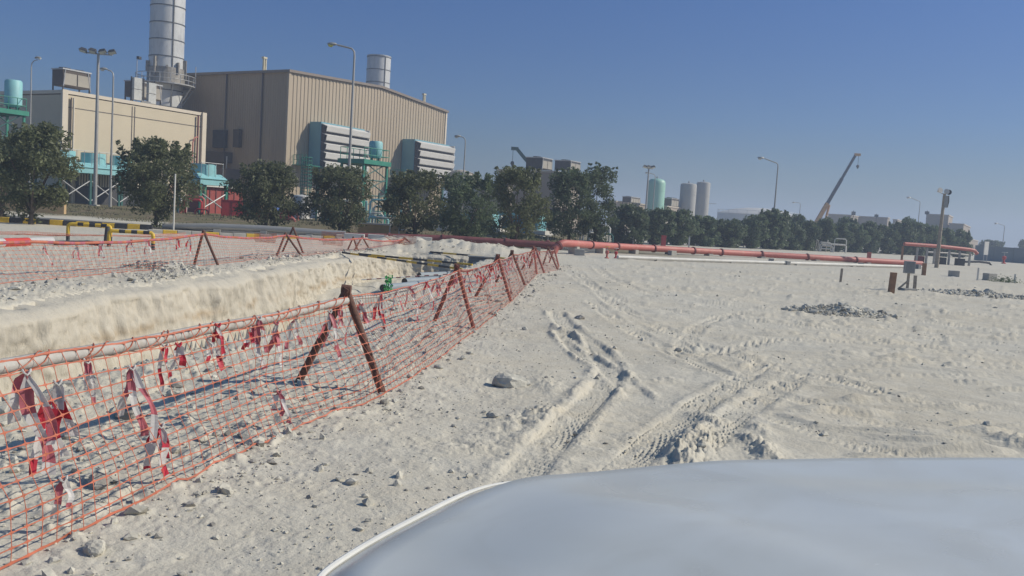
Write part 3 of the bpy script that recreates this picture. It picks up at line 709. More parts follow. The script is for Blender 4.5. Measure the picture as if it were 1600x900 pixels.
# hanging bundled nets near the far pipes
for (px0, px1, y0, y1, Y, l) in [(398, 432, 364, 380, 38, 'small bundle of orange netting left of the street lamp foot'), (503, 538, 362, 386, 38, 'orange netting sheet hung square beside the street lamp foot'), (600, 650, 366, 386, 40, 'loose orange netting hanging left of the roadside tree trunk')]:
    A = [tuple(at(px0, y0, Y)), tuple(at((px0 + px1) / 2, y0 + 2, Y)), tuple(at(px1, y0 + 1, Y))]; B = [tuple(at(px0 + 2, y1, Y)), tuple(at((px0 + px1) / 2, y1 + 1, Y)), tuple(at(px1 - 3, y1, Y))]
    o, _ = netting('safety_net', A, B, .06, 11, 900 + px0, .012, .009, .08); tag(o, l, 'safety net', 'orange safety nets')
def tape(start, L, seed, label, width=.07, group='torn warning tape on the near netting', tails=2, drift=(0.05, 0)):
    rg = random.Random(seed); b = MB(); start = np.array(start, float)
    for t in range(tails):
        LL = L * rg.uniform(.6, 1.25); n = max(12, int(LL / .02)); p = start.copy()
        lean = (-.45 if t % 2 else .35) * rg.uniform(.3, 1.2) + drift[0]; face = rg.uniform(-.7, .7); wd = width * rg.uniform(.42, .8); p1, p2, p3 = (rg.uniform(0, 6) for _ in range(3)); kink = rg.uniform(.35, .7)
        nv = []; W = 0
        for k in range(n + 1):
            q = k / n; an = .45 + face * .5 + .35 * math.sin(p1 + q * 6) * q + (.45 if q > kink else 0)
            pinch = min(1, .35 + q * 5) * (.88 + .12 * math.sin(p3 + q * 9))
            d = np.array([math.cos(an), math.sin(an), .30 * math.sin(p2 + q * 5)]); c = np.array([.005 * math.sin(p2 + q * 11), .006 * math.cos(p1 + q * 9), 0])
            hw = wd * pinch * .5; nv += [p + c - d * hw, p + c + d * hw * .1 + np.array([-d[1], d[0], 0]) * hw * .22, p + c + d * hw]
            sl = lean * (1 - .6 * q) + .22 * math.sin(p3 + q * 4.5); sy = .25 * math.sin(p1 + q * 5); u = np.array([sl, sy, -1.0]); u /= np.linalg.norm(u); p = p + u * LL / n
            zz = gz(p[0], p[1]) + .012
            if p[2] < zz: p[2] = zz; p[0] += LL / n * .7
        o0 = len(b.v); b.v += [tuple(float(c) for c in q) for q in nv]; seg = rg.uniform(.12, .19); off = rg.random() * 2
        for k in range(n):
            for e in (0, 1):
                b.f.append((o0 + 3 * k + e, o0 + 3 * k + e + 1, o0 + 3 * k + e + 4, o0 + 3 * k + e + 3)); b.m.append(int(((k / n) * LL / seg + off) % 2 < .95))
    b.tube([start + [.018 * math.cos(a), .022 * math.sin(a), .012 * math.sin(2 * a)] for a in np.linspace(0, 6.28, 9)], .006, 5, rg.randint(0, 1))
    o = b.build('barrier_tape', [twhite, tred if rg.random() < .35 else tpink]); sm = o.modifiers.new('thickness', 'SOLIDIFY'); sm.thickness = .0012
    return tag(o, label, 'warning tape', group)
def on_net(px, py):
    """point on the near netting that shows at this pixel"""
    best = None; P = NG.reshape(-1, 3); v = P - [0, 0, H]; d = v @ f0; X = 800 + F * (v @ RV) / d; Y = 450 - F * (v @ UV) / d
    k = np.argmin((X - px) ** 2 + (Y - py) ** 2); return P[k] + [.01, -.02, 0]
NT = [(45, 585, .32, 'tape strip hanging from the thick rail at the left picture edge', 2), (95, 590, .34, 'long red and white tape beside the strip at the left edge', 2), (213, 580, .30, 'forked red and white tape hanging in the middle of the near net panel', 2),
      (245, 675, .24, 'short spread tape tied low near the net hem', 2), (100, 745, .14, 'scrap of red tape caught low on the net near the left edge', 1), (437, 612, .20, 'tape scrap low on the net left of the nearest A-frame', 2),
      (340, 515, .22, 'red tape tied on the rail above the band of shadow', 2), (400, 492, .26, 'red tape streaming from the rail left of the nearest A-frame', 3), (430, 500, .30, 'faded pink tape nearest left of the nearest A-frame', 2),
      (275, 540, .18, 'thin white tape tied on the thick rail', 1), (515, 487, .30, 'white tape tail knotted at the nearest A-frame joint', 3), (560, 470, .2, 'tape tail just right of the nearest A-frame top', 2)]
for i, (px, py, L, l, tl) in enumerate(NT): tape(on_net(px, py), L * (1.45 if i in (0, 1, 2, 3) else 1.3), 40 + i, l, .095 if i < 4 else .075, tails=tl + 1)
rg = random.Random(3)
for k in range(9):
    t = (k + .5 + .25 * math.sin(k * 5)) / 9; pt = allt[0][0] * (1 - t) + allt[1][0] * t + [.04, 0, RAILZ - .04 - .05 * 4 * t * (1 - t)]
    tape(pt, .16 + .2 * rg.random(), 160 + k, f'{["first", "second", "third", "fourth", "fifth", "sixth", "seventh", "eighth", "ninth"][k]} small tape tail on the thick grey rail, counted from the lower left corner', .05, tails=2)
for seg, cnt in ((2, 8), (3, 9), (4, 7), (5, 4), (6, 3), (7, 2)):
    p = allt[seg - 1 + 0][0]; q = allt[seg][0]
    for k in range(cnt):
        t = (k + .6 + rg.uniform(-.2, .2)) / cnt; pt = p * (1 - t) + q * t + [.03, 0, -.13 * (1 - .2 * t)]
        nth = ['first', 'second', 'third', 'fourth', 'fifth', 'sixth', 'seventh', 'eighth', 'ninth'][k]
        tape(pt, .22 + .22 * rg.random(), 200 + seg * 20 + k, f'{nth} tape tail beyond the {ords[seg-2].split(" and")[0]} near A-frame, hanging from the rail', .06, tails=2 + (k % 2))
for k in range(7):
    t = (k + .5 + .3 * math.sin(k * 3)) / 7; pt = ft_[1] * (1 - t) + ft_[2] * t + [0, 0, -.12]
    tape(pt, .4, 500 + k, f'tape tail on the far netting, number {["one","two","three","four","five","six","seven"][k]} from the left picture edge', .07, 'torn warning tape on the far netting', 2)

# ------------------------------------------------------------ striped bars, trench pipes, barriers
def striped(name, p, q, r, seg, mats_, label, cat, group=None, parent=None, phase=0):
    b = MB(); p = np.array(p, float); q = np.array(q, float); L = np.linalg.norm(q - p); n = max(2, int(round(L / seg)))
    for k in range(n): b.cyl(p + (q - p) * k / n, p + (q - p) * (k + 1) / n, r, r, 12, (k + phase) % 2, caps=True)
    o = b.build(name, mats_, parent, True)
    if label: tag(o, label, cat, group)
    return o
gy = 'yellow and black poles laid across the trench'
def zpt(px, py, dz=.0):
    p = G(px, py, 0.05); return (p[0], p[1], .06 + dz)
for a, b, l in [((535, 395), (722, 421), 'yellow and black pole laid across the trench, nearest of the four'), ((560, 397), (738, 414), 'yellow and black pole lying just beyond the nearest one'),
                ((672, 394), (800, 405), 'yellow and black pole across the far end of the trench'), ((690, 394), (842, 398), 'farthest yellow and black pole beyond the trench end')]:
    striped('marker_pole', zpt(*a), zpt(*b), .035, .62, [blk, yel], l, 'pole', gy)
striped('marker_pole', at(565, 437, 21.0), at(706, 428, 22.0), .013, .12, [mat('tape white bar', (.6, .6, .58), .6), mat('tape maroon bar', (.16, .05, .06), .6)], 'thin dark red and white banded rod over the trench pipes', 'rod')
def duct(px0, py0, px1, py1, r, l, z=-.78):
    p = G(px0, py0, z); q = G(px1, py1, z); root = thing('pipe', l, 'pipe', (p[0], p[1], z), 0, 'grey blue pipes in the trench'); d = q - p; u = d / np.linalg.norm(d)
    MB().cyl((0, 0, 0), d, r, None, 20, caps=False).build('barrel', pipeblue, root, True)
    for e, s in (((0, 0, 0), 1), (d, -1)):
        MB().cyl(np.array(e) + u * s * .03, np.array(e) + u * s * .05, r * .96, None, 20).build('bore_shade', dark, root, True)  # dark disc paints the shade inside the open pipe end
    MB().cyl(d - u * .25, d - u * .01, r * 1.12, None, 20).build('socket', pipeblue, root, True)
duct(598, 450, 700, 440, .12, 'grey blue pipe in the trench, lowest and nearest of the three')
duct(632, 440, 700, 436, .13, 'grey blue pipe in the trench, middle of the three')
duct(655, 430, 704, 428, .11, 'grey blue pipe in the trench with dark open end, farthest of the three')
p = G(612, 440, -.3)
b = MB(); q = at(607, 434, 20.9)
for k in range(90):
    v = q + np.array([rg.gauss(0, .05), rg.gauss(0, .04), rg.uniform(-.33, .06)]); s = .02 + .02 * rg.random(); a = rg.uniform(0, 6)
    b.add([v + [-s * math.cos(a), -s * math.sin(a), 0], v + [0, 0, s], v + [s * math.cos(a), s * math.sin(a), 0], v + [0, 0, -s]], [(0, 1, 2, 3)])
tag(b.build('green_rag', mat('green cloth', (.08, .42, .12), .7)), 'torn bright green rag hung on the banded rod in the trench', 'rag')
# concrete slab at the end of the trench
p = G(733, 413, -.1); t = at(752, 405, 35.9); root = thing('trench_cover', 'dark grey slab box standing at the far end of the trench', 'slab', (t[0], 35.9, -1.05), .1); MB().box((0, 0, .55), (1.0, .5, 1.1)).build('slab', mat('dark concrete', (.20, .19, .18), .95, 0, .15, 2), root); MB().box((0, 0, 1.13), (1.1, .6, .05)).build('cap', conc, root)
def bent_barrier(px0, px1, pyb, pyt, label):
    a = gp(px0, pyb); Y = a[1]; bb = at(px1, pyb, Y); bb = (bb[0], Y + .3, gz(bb[0], Y + .3)); h = (pyb - pyt) * Y / F
    root = thing('bent_barrier', label, 'barrier', a, 0, 'yellow and black bent tube barriers'); w_ = bb[0] - a[0]; r = .06
    for nm, pts, ph in (('post', [(0, 0, -.05), (0, 0, h - .12)], 0), ('post', [(w_, .3, -.05), (w_, .3, h - .12)], 0)):
        striped(nm, pts[0], pts[1], r, .22, [blk, yel], None, None, parent=root, phase=ph)
    b = MB(); pts = [(0, 0, h - .12), (.015, 0, h - .05), (.06, 0, h - .01), (.12, .02, h)]; b.tube(pts, r, 12, 1)
    pts2 = [(w_ - .12, .28, h), (w_ - .06, .3, h - .01), (w_ - .015, .3, h - .05), (w_, .3, h - .12)]; b.tube(pts2, r, 12, 1)
    n = 6
    for k in range(n):
        t0_, t1_ = k / n, (k + 1) / n; p0 = np.array([.12, .02, h]) * (1 - t0_) + np.array([w_ - .12, .28, h]) * t0_; p1 = np.array([.12, .02, h]) * (1 - t1_) + np.array([w_ - .12, .28, h]) * t1_
        b.cyl(p0, p1, r, r, 12, (k + 1) % 2)
    b.build('top_bar', [blk, yel], root, True)
bent_barrier(170, 233, 386, 361, 'yellow and black bent tube barrier, nearer and right one of the pair')
bent_barrier(106, 166, 376, 350, 'yellow and black bent tube barrier, farther and left one of the pair')
# dark post
a = gp(165, 381); o = MB().cyl((0, 0, -.05), (0.05, 0, .55), .075, .07, 12).build('post', dark, None, True, a); tag(o, 'short black post between the two bent tube barriers', 'post')
# red and white barrier log and black hose
p = gp(-40, 389); q = gp(80, 384)
striped('barrier_log', (p[0], p[1], p[2] + .13), (q[0], q[1], q[2] + .13), .13, .95, [twhite, mat('red plastic', (.55, .06, .04), .5)], 'thick red and white tube lying on the ground at the left edge', 'barrier')
p = gp(84, 384); q = gp(160, 385); o = MB().tube([(p[0], p[1], p[2] + .06), ((p[0] + q[0]) / 2, (p[1] + q[1]) / 2 + .5, p[2] + .07), (q[0], q[1], q[2] + .06)], .08, 10).build('hose', dark, None, True); tag(o, 'black hose on the ground behind the left far netting', 'hose')
# kerb
def kerb(p, q, n, mats_, label, h=.22):
    root = thing('kerb', label, 'kerb', (p[0], p[1], gz(p[0], p[1]))); p = np.array(p, float); q = np.array(q, float); d = (q - p) / n; rz = math.atan2(d[1], d[0]); L = math.hypot(*d)
    for k in range(n):
        c = p + d * (k + .5); MB().box((c[0] - p[0], c[1] - p[1], gz(*c) - gz(*p) + h / 2 - .05), (L - .015, .28, h + .1), rz).build('kerb_stone', mats_[k % len(mats_)], root, bevel=.02)
k0 = G(-30, 347); k1 = G(225, 360)
kerb((k0[0], k0[1] + 1.2), (k1[0], k1[1] + 1.0), 12, [yel, blk], 'raised kerb painted yellow and black along the left roadside', .25)
k0 = G(228, 364); k1 = G(560, 378)
kerb((k0[0], k0[1] + .2), (k1[0], k1[1]), 16, [conc, yel, conc], 'low pale kerb with yellow stones under the grey roadside pipe', .16)
# grey roadside pipe on concrete supports, red pipe darkened to maroon as tree shade
def long_pipe(name, pts, r, m_, label, cat, sup=None, flange=None, group=None):
    root = thing(name, label, cat, (pts[0][0], pts[0][1], gz(pts[0][0], pts[0][1])), 0, group); o = np.array(root.location)
    P = [np.array(p) - o for p in pts]; MB().tube(P, r, 20).build('barrel', m_, root, True)
    for t in (flange or []):
        d = np.array([np.linalg.norm(P[i + 1] - P[i]) for i in range(len(P) - 1)]); c = np.r_[0, np.cumsum(d)]; s = t * c[-1]; k = min(np.searchsorted(c, s, side='right') - 1, len(P) - 2)
        u = (P[k + 1] - P[k]) / d[k]; x = P[k] + u * (s - c[k]); MB().cyl(x - u * .05, x + u * .05, r * 1.28, None, 24).build('flange', maroon, root, True)
    for t in (sup or []):
        d = np.array([np.linalg.norm(P[i + 1] - P[i]) for i in range(len(P) - 1)]); c = np.r_[0, np.cumsum(d)]; s = t * c[-1]; k = min(np.searchsorted(c, s, side='right') - 1, len(P) - 2)
        u = (P[k + 1] - P[k]) / d[k]; x = P[k] + u * (s - c[k]); g = gz(x[0] + o[0], x[1] + o[1]) - o[2]; hh = x[2] - r - g + .1
        MB().box((x[0], x[1], g + hh / 2 - .05), (.35, r * 2.6, max(.08, hh)), math.atan2(u[1], u[0])).build('support', conc, root, bevel=.01)
    return root
def pp(px, py, Y): return tuple(at(px, py, Y))
long_pipe('roadside_pipe', [pp(255, 354, 46), pp(330, 354, 46), pp(410, 357, 46.5), pp(540, 366, 47)], .17, polem, 'grey black roadside pipe on concrete blocks below the grassy bank', 'pipe', [.02, .3, .55, .8, .97])
long_pipe('roadside_pipe', [pp(540, 369, 46), pp(700, 373, 47), pp(872, 384, 47.5)], .19, maroon, 'dark maroon pipe with tree shade in its colour left of the red main', 'pipe', [.05, .3, .5, .7, .9], [.2, .45, .75])  # red line continued; tree shade is put into its maroon colour
for k, px in enumerate((553, 590, 628, 660, 700, 738, 770, 800)):
    pt = gp(px, 382 + (px - 553) * .02); o = MB().box((0, 0, .07), (.95, .3, .26), .1).build('kerb_block', concw, None, False, pt, .02)
    tag(o, f'pale kerb block under the maroon pipe, {["first","second","third","fourth","fifth","sixth","seventh","eighth"][k]} from its left end', 'kerb block', 'pale kerb blocks under the maroon pipe')
# red fire main
r_ = .195
z0_ = pp(882, 380, 46); red_pts = [(z0_[0] - .65, z0_[1] - .4, -.35), (z0_[0] - .60, z0_[1] - .4, z0_[2] - .62), (z0_[0] - .45, z0_[1] - .35, z0_[2] - .25), (z0_[0] - .15, z0_[1] - .15, z0_[2] - .03), z0_]
def redline(px): return 380.5 + (px - 882) * (402 - 380.5) / (1270 - 882) if px < 1270 else 402 + (px - 1270) * (412 - 402) / 170
for px, Y in ((945, 51), (1020, 55), (1100, 58), (1180, 60.5), (1270, 62), (1350, 64), (1440, 66.5)): red_pts.append(pp(px, redline(px), Y))
red_pts = red_pts[:5] + [(x, y, max(z, gz(x, y) + .16)) for x, y, z in (np.array(red_pts[i]) * (1 - t) + np.array(red_pts[i + 1]) * t for i in range(4, len(red_pts) - 1) for t in (.25, .5, .75, 1.0))]
long_pipe('fire_main', red_pts, r_, redp, 'long red flanged fire main running along the tree line', 'pipe', [.07, .17, .27, .37, .47, .6, .72, .85, .97], [.025, .13, .22, .33, .43, .5, .6, .7, .82])
wp = [G(965, 402, .12), G(1060, 405, .12), G(1180, 409, .12), G(1300, 413, .12), G(1440, 417, .12), G(1560, 422, .12), G(1640, 425, .12)]
wp = [(x, y, gz(x, y) + .11) for x, y, z in wp[:5]]
long_pipe('water_pipe', wp, .085, whitep, 'thin white pipe on the ground in front of the red main', 'pipe', [.1, .3, .5, .7])
# valves and clutter at the head of the red main
def valve(px, py, label, m1, m2, s=1.0):
    a = gp(px, py); root = thing('valve', label, 'valve', a, 0, 'valves by the pipes'); MB().lathe([(.14 * s, 0), (.14 * s, .05 * s), (.06 * s, .08 * s), (.06 * s, .25 * s), (.12 * s, .32 * s), (.12 * s, .45 * s), (.04 * s, .5 * s)], n=16).build('body', m1, root, True)
    MB().cyl((0, 0, .45 * s), (0, 0, .72 * s), .018 * s, None, 8).build('stem', steel, root); b = MB(); b.tube([(.16 * s * math.cos(t), .16 * s * math.sin(t), .72 * s) for t in np.linspace(0, 6.283, 17)], .016 * s, 6); b.box((0, 0, .72 * s), (.3 * s, .02, .02)); b.box((0, 0, .72 * s), (.02, .3 * s, .02)); b.build('handwheel', m2, root)
valve(855, 390, 'valve with pale handwheel just left of the red main elbow', maroon, steel, 1.1); valve(846, 388, 'rusty valve standing second left of the red main elbow', rust, steel, 1.0); valve(948, 404, 'red valve with yellow wheel below the red main', redp, yel, .8)
valve(962, 404, 'small red valve right of the yellow wheeled one', redbox, whitep, .7); valve(1568, 412, 'red hydrant with white cap before the far right wall', redbox, concw, 1.7)
for k, (px, py, s, l) in enumerate([(905, 399, .9, 'pale concrete block under the red main near its elbow'), (1050, 399, .8, 'grey concrete block under the red main at its middle'), (1345, 417, .7, 'small concrete block lying left of the box on a post'), (1432, 420, .8, 'dark concrete block right of the box on a post'), (1490, 432, .9, 'single concrete block right of the tall timber pole'), (1546, 438, 1.0, 'grey block with weeds beside it at the far right'), (1206, 412, .8, 'small block beside the white pipe'), (1230, 414, .6, 'smaller block beside the white pipe, second from its middle'), (1396, 411, .7, 'low block before the tree line, left of the overhead pipe')]):
    a = gp(px, py); o = MB().box((0, 0, .17 * s), (.6 * s, .4 * s, .4 * s), k * .7).build('concrete_block', conc if 'dark' not in l else mat('dark block', (.2, .2, .2), .9), None, False, a, .02); tag(o, l, 'block', 'concrete blocks')
# timber posts and box
def post(px, pyb, pyt, wpx, m_, name, label, lean=0, cap=False):
    a = gp(px, pyb); h = (pyb - pyt) * a[1] / F; w_ = wpx * a[1] / F; b = MB(); b.add([(x, y, z) for z, ox in ((-.1, 0), (h, lean)) for x, y in ((-w_ / 2 + ox, -w_ / 2), (w_ / 2 + ox, -w_ / 2), (w_ / 2 + ox, w_ / 2), (-w_ / 2 + ox, w_ / 2))], [(3, 2, 1, 0), (4, 5, 6, 7), (0, 1, 5, 4), (1, 2, 6, 5), (2, 3, 7, 6), (3, 0, 4, 7)])
    o = b.build(name, m_, None, False, a, .006); return tag(o, label, 'post', 'posts standing in the yard')
post(1392, 458, 428, 8, wood, 'timber_post', 'thick brown timber post left of the small box on a stand', .03)
post(1429, 452, 431, 4, greywood, 'timber_post', 'thin grey stake right of the small box on a stand', -.02)
post(1313, 441, 419, 3, greywood, 'timber_post', 'lone thin stake left of the thick brown post', .02)
post(1443, 430, 411, 5, wood, 'timber_post', 'brown post at the right end of the red main', 0)
post(1357, 409, 394, 5, redp, 'marker_post', 'short orange red post standing behind the red main', 0)
post(1527, 438, 418, 2, whitep, 'marker_post', 'thin white stake at the right edge of the yard', 0)
post(1585, 442, 428, 2, whitep, 'marker_post', 'short white stake nearest the right picture edge', 0)
a = gp(1418, 455); root = thing('meter_box', 'grey meter box on a braced timber stand at the right of the yard', 'meter box', a)
s = a[1] / F; MB().box((-.02, 0, 38 * s / 2), (.07, .07, 38 * s)).build('stand', greywood, root); MB().box((-.04, -.05, 36 * s), (15 * s, .2, 19 * s)).build('box', mat('grey box', (.30, .30, .29), .7), root, bevel=.01); MB().box((-.04, -.155, 36 * s), (12 * s, .012, 15 * s)).build('door', mat('grey box door', (.24, .24, .235), .7), root)
MB().cyl((-.35, 0, .02), (0, 0, .36), .035, None, 8).build('brace', greywood, root); MB().box((0, 0, .02), (.5, .4, .1), .2).build('footing', conc, root)
# weeds
b = MB(); q = gp(1570, 441)
for k in range(420):
    v = np.array([rg.gauss(0, .35), rg.gauss(0, .25), abs(rg.gauss(0, .12))]); s2 = .03 + .04 * rg.random(); a_ = rg.uniform(0, 6); b.add([v + [-s2 * math.cos(a_), -s2 * math.sin(a_), 0], v + [0, 0, s2 * .6], v + [s2 * math.cos(a_), s2 * math.sin(a_), .01]], [(0, 1, 2)])
tag(b.build('weeds', weed, None, False, q), 'low green weeds growing beside a grey block at the far right', 'weeds', None, 'stuff')
# overhead red pipe on the right
ov = [pp(1413, 381, 74), pp(1470, 385, 75), pp(1515, 390, 76), pp(1523, 392, 76.2)]; ov.append((ov[-1][0] + .25, ov[-1][1], ov[-1][2] - .25))
root = thing('pipe_rack', 'red overhead pipe on short posts at the right end of the yard', 'pipe rack', (ov[0][0], ov[0][1], gz(ov[0][0], ov[0][1]))); o_ = np.array(root.location)
MB().tube([np.array(p) - o_ for p in ov], .15, 16).build('red_pipe', redp, root, True)
MB().tube([np.array(pp(px, py, Y)) - o_ for px, py, Y in ((1450, 394, 75.4), (1490, 396, 76), (1518, 399, 76.5))], .07, 10).build('white_pipe', whitep, root, True)
for px in (1411, 1434, 1449, 1461, 1484, 1500, 1516):
    Y = 74 + (px - 1413) * .02; t = at(px, 384 + (px - 1413) * .09, Y); g = gz(t[0], t[1]); MB().box((t[0] - o_[0], t[1] - o_[1], (g + t[2] - .1) / 2 - o_[2]), (.14, .14, t[2] - g)).build('leg', conc if px != 1411 else wood, root)
for px, py, s, m_ in ((1437, 400, .5, maroon), (1470, 404, .6, dark), (1500, 405, .5, dark)):
    t = at(px, py, 75.2); MB().box((t[0] - o_[0], t[1] - o_[1], .3), (1.2 * s, .6, .6)).build('pump_casing', m_, root)

# ------------------------------------------------------------ the vehicle bonnet
def build_car():
    K = .70
    out = [(500, 900, 1.90), (530, 880, 1.97), (560, 860, 2.05), (605, 834, 2.13), (650, 811, 2.21), (690, 790, 2.30), (725, 773, 2.38), (760, 760, 2.45), (800, 752, 2.52), (850, 749, 2.58), (900, 745, 2.63), (1000, 735, 2.73), (1090, 727, 2.79), (1300, 723, 2.90), (1450, 722, 2.955), (1600, 722, 3.0)]
    P = [at(a, b, Y * K) for a, b, Y in out]
    hd = rad(12); h = np.array([-math.sin(hd), math.cos(hd)]); r = np.array([math.cos(hd), math.sin(hd)])
    left = [(p[:2] @ r, p[:2] @ h, p[2]) for p in P]
    cs = (left[0][0] - .02 + 2.02) / 2
    S = np.array([l[0] for l in left]); T_ = np.array([l[1] for l in left]); Z = np.array([l[2] for l in left])
    # outline along the left side back to the scuttle, nose, then the mirrored right side
    pts = [(S[0] - .05, .35, Z[0] + .03), (S[0] - .035, .75, Z[0] + .015), (S[0] - .015, 1.1, Z[0] + .005)] + left
    k = S[-1]; c = max(cs, (S[0] + k) / 2 + .12)
    keep = [l for l in pts]
    mir = [(2 * c - l[0], l[1], l[2]) for l in pts if 2 * c - l[0] > k + .04][::-1]
    ol = np.array(keep + mir); root = thing('car', 'dusty white car whose bonnet fills the lower right foreground', 'car', (0, 0, 0), hd)
    sl, tl, zl = ol.T; n = len(ol); a = np.r_[0, np.cumsum(np.linalg.norm(np.diff(ol, axis=0), axis=1))]
    u = np.linspace(0, a[-1], 220); O = np.stack([np.interp(u, a, ol[:, i]) for i in range(3)], -1)
    for _ in range(4): O[1:-1] = (O[:-2] + 2 * O[1:-1] + O[2:]) / 4
    bonn = []; M_ = 40; cen = np.array([c, .35])
    for j in range(M_ + 1):
        q = j / M_   # 0 at outline, 1 at the scuttle line
        row = []
        for p in O:
            x = p[0] + (c - p[0]) * q * .999; y = p[1] + (.35 - p[1]) * q
            row.append((x, y, p[2]))
        bonn.append(row)
    bonn = np.array(bonn)
    x, y = bonn[..., 0], bonn[..., 1]; q = np.linspace(0, 1, M_ + 1)[:, None] * np.ones_like(x)
    tfront = 1.92
    z = bonn[..., 2] * (1 - q) + (Z[-1] + .02) * q
    z = z + .040 * sst(0, .7, q) + .020 * sst(.12, .34, q + .05 * np.sin(x * 3.0)) - .03 * sst(.10, 0, q) * 0
    z = z - .035 * (1 - sst(0, .05, q)) + .012 * 0
    # raised lip near the side edge
    idx = np.arange((M_ + 1) * len(O)).reshape(M_ + 1, -1); Fq = np.stack([idx[:-1, :-1], idx[:-1, 1:], idx[1:, 1:], idx[1:, :-1]], -1).reshape(-1, 4)
    V = np.stack([x, y, z], -1).reshape(-1, 3)
    # lift so that the lip reproduces the outline height
    V[:, 2] += .030
    paint = bpy.data.materials.new('dusty white car paint'); paint.use_nodes = True; n_ = paint.node_tree; N = n_.nodes; L = n_.links; bs = N['Principled BSDF']
    bs.inputs['Roughness'].default_value = .45; bs.inputs['Coat Weight'].default_value = .55; bs.inputs['Coat Roughness'].default_value = .12
    tc = N.new('ShaderNodeTexCoord'); no = N.new('ShaderNodeTexNoise'); no.inputs['Scale'].default_value = 3.5; no.inputs['Detail'].default_value = 8; no.inputs['Distortion'].default_value = 1.2; L.new(tc.outputs['Object'], no.inputs['Vector'])
    rp = N.new('ShaderNodeValToRGB'); rp.color_ramp.elements[0].position = .42; rp.color_ramp.elements[1].position = .66; rp.color_ramp.elements[0].color = (.56, .575, .555, 1); rp.color_ramp.elements[1].color = (.50, .505, .475, 1); L.new(no.outputs['Fac'], rp.inputs[0]); L.new(rp.outputs[0], bs.inputs['Base Color'])
    r2 = N.new('ShaderNodeMapRange'); r2.inputs['From Min'].default_value = .4; r2.inputs['From Max'].default_value = .65; r2.inputs['To Min'].default_value = .16; r2.inputs['To Max'].default_value = .30; L.new(no.outputs['Fac'], r2.inputs[0]); L.new(r2.outputs[0], bs.inputs['Coat Roughness'])
    bo = npmesh('bonnet', V, Fq, paint, root, smooth=True)
    # edge: sides and nose going down
    E = O.copy(); prof = [(0, -.005), (.010, -.012), (.016, -.03), (.018, -.06), (.03, -.14), (.045, -.28), (.05, -.46), (.03, -.62), (0, -.80)]
    D = np.gradient(E[:, :2], axis=0); D /= np.hypot(D[:, 0], D[:, 1])[:, None]; Nn = np.stack([-D[:, 1], D[:, 0]], -1)
    rows = []
    for o_, dz in prof: rows.append(np.stack([E[:, 0] + Nn[:, 0] * o_, E[:, 1] + Nn[:, 1] * o_, E[:, 2] + dz], -1))
    W = np.array(rows); idx = np.arange(W.shape[0] * W.shape[1]).reshape(W.shape[0], -1); Fq = np.stack([idx[:-1, :-1], idx[:-1, 1:], idx[1:, 1:], idx[1:, :-1]], -1).reshape(-1, 4)
    npmesh('body', W.reshape(-1, 3), Fq, paint, root, smooth=True)
    kk = int(np.argmin(np.abs(O[:, 0] - left[8][0]) + np.abs(O[:, 1] - left[8][1])))
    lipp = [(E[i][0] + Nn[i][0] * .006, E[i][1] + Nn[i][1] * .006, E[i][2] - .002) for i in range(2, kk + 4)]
    MB().tube(lipp, [.0055 * min(1, .15 + (len(lipp) - 1 - i) / 14) for i in range(len(lipp))], 8).build('highlight_bead', mat('rim highlight white', (.62, .62, .60), .5), root, True)  # added white bead stands for the bright rim highlight of the bonnet
    zf = Z[-1]; yf = T_.max()
    MB().box((c, yf + .03, zf - .30), (1.0, .06, .22)).build('grille', dark, root, bevel=.02)
    for s in (-1, 1):
        MB().lathe([(0, -.04), (.10, -.03), (.13, 0), (.13, .05)], (0, 0, 0), 20).build('headlight', glassm, root, True).matrix_local = Matrix.Translation((c + s * .74, yf - .12, zf - .30)) @ Matrix.Rotation(rad(90), 4, 'X')
        wz = MB(); wz.cyl((c + s * .82 - .11, 1.05, .38), (c + s * .82 + .11, 1.05, .38), .38, None, 32); wo = wz.build('wheel', rubber, root, True)
        MB().cyl((c + s * (.94) - .01, 1.05, .38), (c + s * (.94) + .01, 1.05, .38), .22, None, 24).build('rim', steel, wo, True)
    MB().box((c, yf + .02, zf - .72), (1.9, .16, .22)).build('bumper', mat('bumper plastic', (.35, .36, .37), .6), root, bevel=.04)
    MB().box((c, .30, zf - .02), (1.95, .12, .06)).build('scuttle', dark, root, bevel=.01)
build_car()

# ------------------------------------------------------------ trees
def leaf_cloud(name, centers, radii, nper, size, m_, parent, seed, squash=.8):
    rg_ = np.random.default_rng(seed); P = []
    for c, r in zip(centers, radii):
        k = int(nper * (r ** 2) / .25) + 12; d = rg_.normal(size=(k, 3)); d /= np.linalg.norm(d, axis=1)[:, None]; rr = r * rg_.uniform(.15, 1, k) ** .5
        P.append(np.array(c) + d * rr[:, None] * [1, 1, squash])
    P = np.concatenate(P); n = len(P); a = rg_.normal(size=(n, 3)); a /= np.linalg.norm(a, axis=1)[:, None]; b = np.cross(a, rg_.normal(size=(n, 3))); b /= np.linalg.norm(b, axis=1)[:, None]
    s = size * rg_.uniform(.6, 1.3, n)[:, None]; V = np.stack([P - a * s, P + b * s * .45, P + a * s, P - b * s * .45], 1).reshape(-1, 3)
    Fq = np.arange(n * 4).reshape(-1, 4); return npmesh(name, V, Fq, m_, parent)
